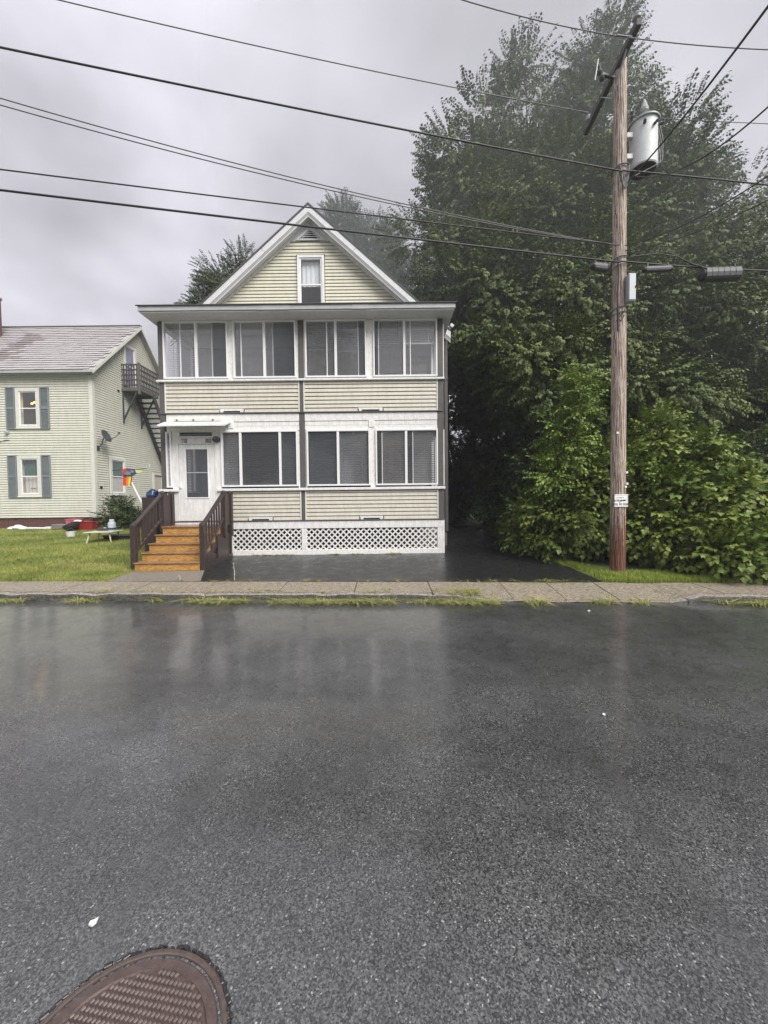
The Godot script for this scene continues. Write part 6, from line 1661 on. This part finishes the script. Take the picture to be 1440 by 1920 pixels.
	for i in 520:   # along the back of the kerb and of the pavement
		var x := r.randf_range(-5.4, 4.2)
		var back := r.randf() < 0.45
		if back and x < -3.4 and r.randf() < 0.7: continue
		var g := nz.get_noise_2d(x * 2.4, 31.0 if back else 57.0)
		if r.randf() > 0.4 + g: continue
		if not back and x > 1.6: continue
		var d := 0.86 + r.randf_range(-0.02, 0.04) if back else 0.13 + pow(r.randf(), 2.0) * 0.25
		tuft.call(x, kerb_z(x) - d, walk_y(x, d), r.randf_range(0.25, 0.65), 0.3 if back else 1.0)
	for i in 60:    # against the white skirt
		var x: float = [-2.9, -3.3, -2.6, -1.2, -0.6, 0.2][i % 6] + r.randf_range(-0.25, 0.25)
		tuft.call(x, -10.08 + r.randf_range(0, 0.05), yard_y(x, -10.08), r.randf_range(0.3, 0.7), 0.3)
	for i in 40:
		tuft.call(1.35 + r.randf_range(-0.25, 0.25), kerb_z(1.35) - r.randf_range(0.05, 0.35), walk_y(1.35, 0.2), r.randf_range(0.4, 0.8), 0.3)
	var weeds := many(self, "gutter_grass", long, M.grass_blade, xf, cols)
	tag(weeds, "coarse green and straw-coloured grass along the kerb and pavement joints", "grass"); weeds.set_meta("kind", "stuff")
	# one upright weed in the crack before the drive
	for q: Array in [[Vector3(-2.92, 0.155, -7.42), "single upright weed at the drive's edge", 0.36, 14], [Vector3(-4.0, 0.155, -7.46), "low sprawling weed at the path's edge", 0.13, 6]]:
		var at: Vector3 = q[0]
		var w := thing("weed_plant", q[1], "weed", at)
		part(w, "stem", mb().tube([at, at + Vector3(0.01, q[2] * 0.5, 0), at + Vector3(-0.01, q[2], 0.01)], [0.005, 0.004, 0.002], 5), M.leaf)
		var lm := mb()
		for i in q[3]:
			var t: float = (i + 1.0) / q[3]
			var a: float = i * 2.4
			var d := Vector3(cos(a), 0.35, sin(a)).normalized()
			var x := d.cross(Vector3.UP).normalized()
			lm.tint = Color(0.16, 0.24, 0.07) * r.randf_range(0.8, 1.2)
			add_leaf(lm, at + Vector3(0, t * q[2], 0), Basis(x, d, x.cross(d)), 0.055 * (1.3 - t * 0.6), LEAF_OVAL)
		part(w, "leaves", lm, M.shrub_leaf)


# ------------------------------------------------------------------ things left on the lawn
func build_lawn_things() -> void:
	var gy := func(x: float, z: float) -> float: return yard_y(x, z)
	# low cream table with splayed legs
	var tp := Vector3(-9.05, gy.call(-9.05, -12.4), -12.4)
	var T := thing("low_table", "low cream table with splayed legs on the lawn", "table", tp)
	var tb := Basis(Vector3.UP, 0.22)
	part(T, "tabletop", mb().cb(tp + Vector3(0, 0.335, 0), Vector3(0.80, 0.03, 0.85), 0.01, tb), M.table_cream)
	for s: Array in [[-1, -1], [1, -1], [1, 1], [-1, 1]]:
		part(T, "leg", mb().tube([tp + tb * Vector3(s[0] * 0.27, 0.32, s[1] * 0.28), tp + tb * Vector3(s[0] * 0.34, 0.0, s[1] * 0.36)], [0.026, 0.018], 8), M.table_cream)
	var jp := tp + Vector3(0.12, 0.35, -0.20)
	var J := thing("water_jug", "clear plastic jug standing on the cream table", "jug", jp)
	part(J, "bottle", mb().lathe([[0.0, 0.0], [0.10, 0.0], [0.115, 0.02], [0.115, 0.10], [0.108, 0.115], [0.115, 0.13], [0.112, 0.22], [0.09, 0.28], [0.065, 0.30], [0.065, 0.34], [0.0, 0.345]], 20, jp), M.clear_jug)
	part(J, "cap", mb().lathe([[0.072, 0.32], [0.072, 0.365], [0.0, 0.37]], 16, jp), M.white_plastic)
	part(J, "label", mb().lathe([[0.117, 0.03], [0.118, 0.10]], 20, jp), M.blue_sheet)
	var kp := tp + Vector3(-0.18, 0.35, -0.24)
	var K := thing("dark_bundle", "dark folded bundle beside the jug on the cream table", "bundle", kp)
	part(K, "cloth", mb().ball(kp + Vector3(0, 0.03, 0), Vector3(0.24, 0.06, 0.12), 6, 12), M.dark_plastic)
	part(K, "clip", mb().cbx(kp + Vector3(0.03, 0.08, 0.0), kp + Vector3(0.09, 0.10, 0.05), 0.004), M.white_plastic)
	# black tray under and behind the table
	var yp := Vector3(-8.85, gy.call(-8.85, -12.9), -12.9)
	var Y := thing("black_tray", "shallow black tray on the grass behind the cream table", "tray", yp)
	open_tub(Y, yp, Vector3(0.9, 0.14, 0.5), 0.05, M.dark_plastic)
	# red tub, pink tub
	var rp := Vector3(-12.0, gy.call(-12.0, -15.5), -15.5)
	var R := thing("red_tub", "red plastic tub lying by the brick base", "tub", rp)
	open_tub(R, rp, Vector3(0.85, 0.34, 0.55), 0.07, M.red_plastic)
	part(R, "towel", mb().ball(rp + Vector3(-0.28, 0.36, 0.1), Vector3(0.16, 0.06, 0.12), 6, 10), M.white_plastic)
	var kp2 := Vector3(-12.75, gy.call(-12.75, -15.8), -15.8)
	var Q := thing("pink_tub", "pink plastic tub behind the red tub", "tub", kp2)
	open_tub(Q, kp2 + Vector3(0, 0.05, 0), Vector3(0.42, 0.36, 0.4), 0.05, M.pink_plastic)
	# stone slab and dark pan, white bucket
	var sp := Vector3(-13.1, gy.call(-13.1, -15.75), -15.75)
	var SL := thing("stone_slab", "grey stone slab leaning by the brick base", "slab", sp)
	part(SL, "slab", mb().cb(sp + Vector3(0, 0.12, 0), Vector3(0.95, 0.22, 0.25), 0.03, Basis(Vector3.BACK, 0.03)), M.path_concrete)
	var pp := Vector3(-12.15, gy.call(-12.15, -15.0), -15.0)
	var PN := thing("dark_pan", "dark pan tipped on the grass before the red tub", "pan", pp)
	part(PN, "bowl", mb().lathe([[0.0, 0.0], [0.16, 0.01], [0.25, 0.10], [0.28, 0.20], [0.26, 0.20], [0.23, 0.11], [0.0, 0.03]], 18, pp + Vector3(0, 0.10, 0), Basis(Vector3.BACK, 0.5)), M.dark_plastic)
	part(PN, "handle", mb().tube([pp + Vector3(0.22, 0.30, 0.0), pp + Vector3(0.45, 0.42, 0.05)], [0.02], 8), M.dark_plastic)
	var bp := Vector3(-11.1, gy.call(-11.1, -13.6), -13.6)
	var BK := thing("white_bucket", "small white bucket on the grass before the tubs", "bucket", bp)
	part(BK, "bucket", mb().lathe([[0.0, 0.0], [0.12, 0.0], [0.145, 0.18], [0.15, 0.19], [0.138, 0.19], [0.115, 0.02], [0.0, 0.015]], 18, bp), M.white_plastic)
	var hd := []
	for j in 9: hd.append(bp + Vector3(cos(PI * j / 8.0) * 0.145, 0.17 + sin(PI * j / 8.0) * 0.13, 0.03))
	part(BK, "handle", mb().tube(hd, [0.006], 6), M.cable_grey)
	# white board and crumpled sheet
	var wp := Vector3(-14.35, gy.call(-14.35, -15.9), -15.9)
	var W := thing("white_board", "long white board lying on the grass by the brick base", "board", wp)
	part(W, "plank", mb().cb(wp + Vector3(0.05, 0.05, 0), Vector3(1.05, 0.07, 0.22), 0.01, Basis(Vector3.BACK, -0.015)), M.worn_white)
	part(W, "end_block", mb().cb(wp + Vector3(0.50, 0.05, 0.05), Vector3(0.2, 0.12, 0.15), 0.02), M.worn_white)
	var cp := Vector3(-15.1, gy.call(-15.1, -15.85), -15.85)
	var C := thing("crumpled_sheet", "crumpled white plastic sheet at the end of the white board", "sheet", cp)
	var cm := mb()
	for q: Array in [[-0.18, 0.06, 0.22], [0.05, 0.09, 0.24], [0.22, 0.05, 0.2], [-0.05, 0.12, 0.14]]:
		cm.ball(cp + Vector3(q[0], q[1], 0.04 * sin(q[0] * 30.0)), Vector3(q[2], 0.09, 0.16), 5, 9, Basis(Vector3.UP, q[0] * 9.0))
	part(C, "sheet", cm, M.white_plastic)
	# kite-shaped rainbow wind spinner on a slanting white pole
	var f0 := Vector3(-6.02, gy.call(-6.02, -10.6), -10.6)
	var Fz := thing("wind_spinner", "rainbow fabric wind spinner on a slanting white pole by the steps", "wind spinner", f0)
	var z := -10.6
	part(Fz, "pole", mb().tube([f0, Vector3(-6.39, 1.09, z), Vector3(-6.95, 2.28, z)], [0.030, 0.029, 0.027], 10), M.white_plastic)
	part(Fz, "spindle", mb().tube([Vector3(-7.46, 2.59, z), Vector3(-6.8, 2.61, z), Vector3(-6.5, 2.62, z)], [0.008], 6), M.cable_black)
	var fl := func(p: Array, mt: Material, dz: float) -> void:
		part(Fz, "panel", mb().prism(PackedVector2Array(p), z + dz, z + dz + 0.010), mt)
	fl.call([Vector2(-7.16, 2.44), Vector2(-7.16, 2.62), Vector2(-7.02, 2.64), Vector2(-7.06, 2.42)], M.flag_red, 0.02)
	fl.call([Vector2(-7.15, 2.17), Vector2(-7.13, 2.45), Vector2(-7.03, 2.43), Vector2(-7.05, 2.15)], M.flag_red, 0.035)
	fl.call([Vector2(-7.05, 2.15), Vector2(-7.03, 2.43), Vector2(-6.96, 2.43), Vector2(-6.99, 2.15)], M.flag_orange, 0.045)
	fl.call([Vector2(-6.99, 2.15), Vector2(-6.96, 2.43), Vector2(-6.89, 2.41), Vector2(-6.94, 2.15)], M.flag_yellow, 0.05)
	fl.call([Vector2(-6.89, 2.41), Vector2(-6.87, 2.41), Vector2(-6.92, 2.17), Vector2(-6.94, 2.15)], M.lamp_dark, 0.055)
	fl.call([Vector2(-7.14, 2.45), Vector2(-6.99, 2.62), Vector2(-6.79, 2.60), Vector2(-6.72, 2.50), Vector2(-6.85, 2.41)], M.flag_blue, 0.07)
	fl.call([Vector2(-6.78, 2.59), Vector2(-6.55, 2.57), Vector2(-6.58, 2.53), Vector2(-6.74, 2.50)], M.flag_lime, 0.075)
	fl.call([Vector2(-7.10, 2.47), Vector2(-6.99, 2.57), Vector2(-6.88, 2.52), Vector2(-6.90, 2.44)], M.shutter_grey, 0.085)
	fl.call([Vector2(-6.90, 2.58), Vector2(-6.83, 2.58), Vector2(-6.80, 2.52), Vector2(-6.86, 2.50)], M.curtain_violet, 0.085)
	var hook := []
	for j in 9: hook.append(Vector3(-6.47 + 0.05 * cos(PI * 1.35 * j / 8.0 - 0.6), 2.69 + 0.06 * sin(PI * 1.35 * j / 8.0 - 0.6), z))
	part(Fz, "hook", mb().tube(hook, [0.013], 8), M.white_plastic)
	# blue sheeting over a dark bin behind the railing
	var np := Vector3(-6.36, gy.call(-6.36, -10.6), -10.6)
	var NB := thing("covered_bin", "dark bin topped with blue sheeting beside the steps", "bin", np)
	part(NB, "bin", mb().hexa([np + Vector3(-0.16, 0, -0.16), np + Vector3(0.16, 0, -0.16), np + Vector3(0.19, 1.55, -0.19), np + Vector3(-0.19, 1.55, -0.19), np + Vector3(-0.16, 0, 0.16), np + Vector3(0.16, 0, 0.16), np + Vector3(0.19, 1.55, 0.19), np + Vector3(-0.19, 1.55, 0.19)]), M.brown_stain)
	var bs := mb()
	for q: Array in [[0.0, 1.60, 0.16], [-0.06, 1.66, 0.10], [0.06, 1.68, 0.11], [0.01, 1.72, 0.09]]:
		bs.ball(np + Vector3(q[0], q[1], 0.02), Vector3(q[2], q[2] * 0.65, q[2]), 6, 10, Basis(Vector3.UP, q[0] * 8.0))
	part(NB, "sheeting", bs, M.blue_sheet)
	part(NB, "tie", mb().cb(np + Vector3(0.07, 1.66, 0.13), Vector3(0.025, 0.12, 0.02), 0.01, Basis(Vector3.BACK, -0.4)), M.white_plastic)


func open_tub(o: Node3D, at: Vector3, size: Vector3, taper: float, mt: Material) -> void:
	var h := size * 0.5
	var ring := func(f: float, y: float, wall: float) -> Array:
		var a: float = h.x - taper * (1.0 - f) - wall; var c: float = h.z - taper * (1.0 - f) - wall
		return [at + Vector3(-a, y, -c), at + Vector3(a, y, -c), at + Vector3(a, y, c), at + Vector3(-a, y, c)]
	var m := mb()
	var rs := [ring.call(0.0, 0.0, 0.0), ring.call(1.0, size.y, 0.0), ring.call(1.0, size.y, 0.02), ring.call(0.0, 0.015, 0.02)]
	for k in 3:
		for j in 4: m.quad(rs[k][(j + 1) % 4], rs[k][j], rs[k + 1][j], rs[k + 1][(j + 1) % 4])
	m.quad(rs[3][3], rs[3][2], rs[3][1], rs[3][0])
	part(o, "shell", m, mt)
	var rim := mb()
	var p := [at + Vector3(-h.x - 0.01, size.y, -h.z - 0.01), at + Vector3(h.x + 0.01, size.y, -h.z - 0.01), at + Vector3(h.x + 0.01, size.y, h.z + 0.01), at + Vector3(-h.x - 0.01, size.y, h.z + 0.01)]
	rim.tube([p[0], p[1], p[2], p[3], p[0]], [0.016], 6)
	part(o, "rim", rim, mt)


# ------------------------------------------------------------------ the manhole and litter
func build_small_things() -> void:
	var c := Vector3(-0.835, 0.0, -1.075)
	var Rr := 0.335
	var O := thing("manhole_cover", "rusty cast-iron manhole cover with raised studs, set in the wet road", "manhole cover", c)
	part(O, "frame", mb().lathe([[0.311, -0.03], [0.313, 0.006], [0.317, 0.009], [Rr - 0.006, 0.008], [Rr, 0.003], [Rr, -0.03]], 72, c), M.rust_iron)
	part(O, "lid", mb().lathe([[0.0, 0.002], [0.266, 0.000], [0.270, 0.006], [0.300, 0.006], [0.304, 0.002], [0.305, -0.03]], 72, c), M.cast_iron)
	part(O, "gap", mb().lathe([[0.295, -0.028], [0.32, -0.028]], 72, c), M.cast_iron)
	var r := RandomNumberGenerator.new(); r.seed = 5
	var stud := mb()
	var n := 0
	var turn := Basis(Vector3.UP, -0.16)
	for i in range(-12, 13):
		for j in range(-16, 17):
			var q := Vector3(j * 0.0165 + (i % 2) * 0.004, 0, i * 0.0215)
			if q.length() > 0.262: continue
			if absf(q.x) < 0.045 and absf(q.z - 0.02) < 0.05: continue      # worn plate and pick hole in the middle
			var w := turn * q
			stud.cb(c + Vector3(w.x, 0.004, w.z), Vector3(0.0115, 0.009, 0.0150), 0.0030, turn * Basis(Vector3.UP, -0.5))
			n += 1
	part(O, "studs", stud, M.stud_iron).set_meta("kind", "stuff")
	part(O, "pick_bar", mb().tube([c + Vector3(-0.03, 0.008, 0.03), c + Vector3(0.045, 0.010, -0.02)], [0.006], 6), M.galvanised)
	# broken asphalt edge round the frame
	var ed := mb()
	for j in 90:
		var a := PI2 * j / 90.0 + r.randf_range(-0.02, 0.02)
		var d := Vector3(cos(a), 0, sin(a))
		var rr := Rr + r.randf_range(0.0, 0.008)
		ed.cb(c + d * rr + Vector3(0, 0.003, 0), Vector3(0.012, 0.010, 0.022) * r.randf_range(0.6, 1.3), 0.003, Basis(Vector3.UP, -a + r.randf_range(-0.4, 0.4)))
	part(O, "asphalt_edge", ed, M.driveway_seal).set_meta("kind", "stuff")
	# litter
	var k := 0
	for q: Array in [[Vector3(-1.19, 0.0, -1.50), 0.022, "chalky white stone chip beside the manhole cover"], [Vector3(1.70, 0.0, -2.95), 0.020, "white scrap lying alone on the open road"], [Vector3(3.05, 0.0, -5.7), 0.03, "pale scrap on the road before the driveway"], [Vector3(3.86, 0.25, -9.35), 0.075, "white scrap on the driveway's grassy edge"], [Vector3(3.72, 0.22, -8.6), 0.02, "tiny white scrap on the driveway"]]:
		var p: Vector3 = q[0]
		p.y = yard_y(p.x, p.z) + 0.014 if p.y > 0.0 else 0.004
		var s: float = q[1]
		var L := thing("litter_scrap", q[2], "litter", p)
		var m := mb()
		m.prism(PackedVector2Array([Vector2(-s * 0.6, -s * 0.5), Vector2(s * 0.2, -s * 0.7), Vector2(s * 0.55, -s * 0.1), Vector2(s * 0.3, s * 0.8), Vector2(-s * 0.1, s * 0.35), Vector2(-s * 0.7, s * 0.1)]), 0.0, s * 0.35, p, Basis(Vector3.RIGHT, Vector3.FORWARD, Vector3.UP))
		part(L, "scrap", m, M.white_plastic)
		k += 1
	# fallen twig in the gutter
	var tw := Vector3(-4.6, 0.012, kerb_z(-4.6) + 0.09)
	var TW := thing("fallen_twig", "dark wet twig lying in the gutter", "twig", tw)
	part(TW, "stick", mb().tube([tw, tw + Vector3(0.28, 0.01, 0.01), tw + Vector3(0.52, 0.0, -0.02)], [0.010, 0.008, 0.004], 6), M.bark)
	part(TW, "side_shoot", mb().tube([tw + Vector3(0.28, 0.01, 0.01), tw + Vector3(0.42, 0.02, 0.05)], [0.005, 0.002], 5), M.bark)
	# floodlight under the porch eave's right corner
	var fp := Vector3(1.84, 6.30, -10.5)
	var FL := thing("floodlight", "small white floodlight under the porch roof's right corner", "floodlight", fp)
	part(FL, "arm", mb().tube([fp + Vector3(-0.06, 0.08, -0.1), fp + Vector3(0.0, 0.0, 0.0)], [0.02], 8), M.white_plastic)
	part(FL, "head", mb().cb(fp + Vector3(0.03, 0.04, 0.05), Vector3(0.10, 0.09, 0.05), 0.012, Basis(Vector3.BACK, -0.7)), M.white_plastic)
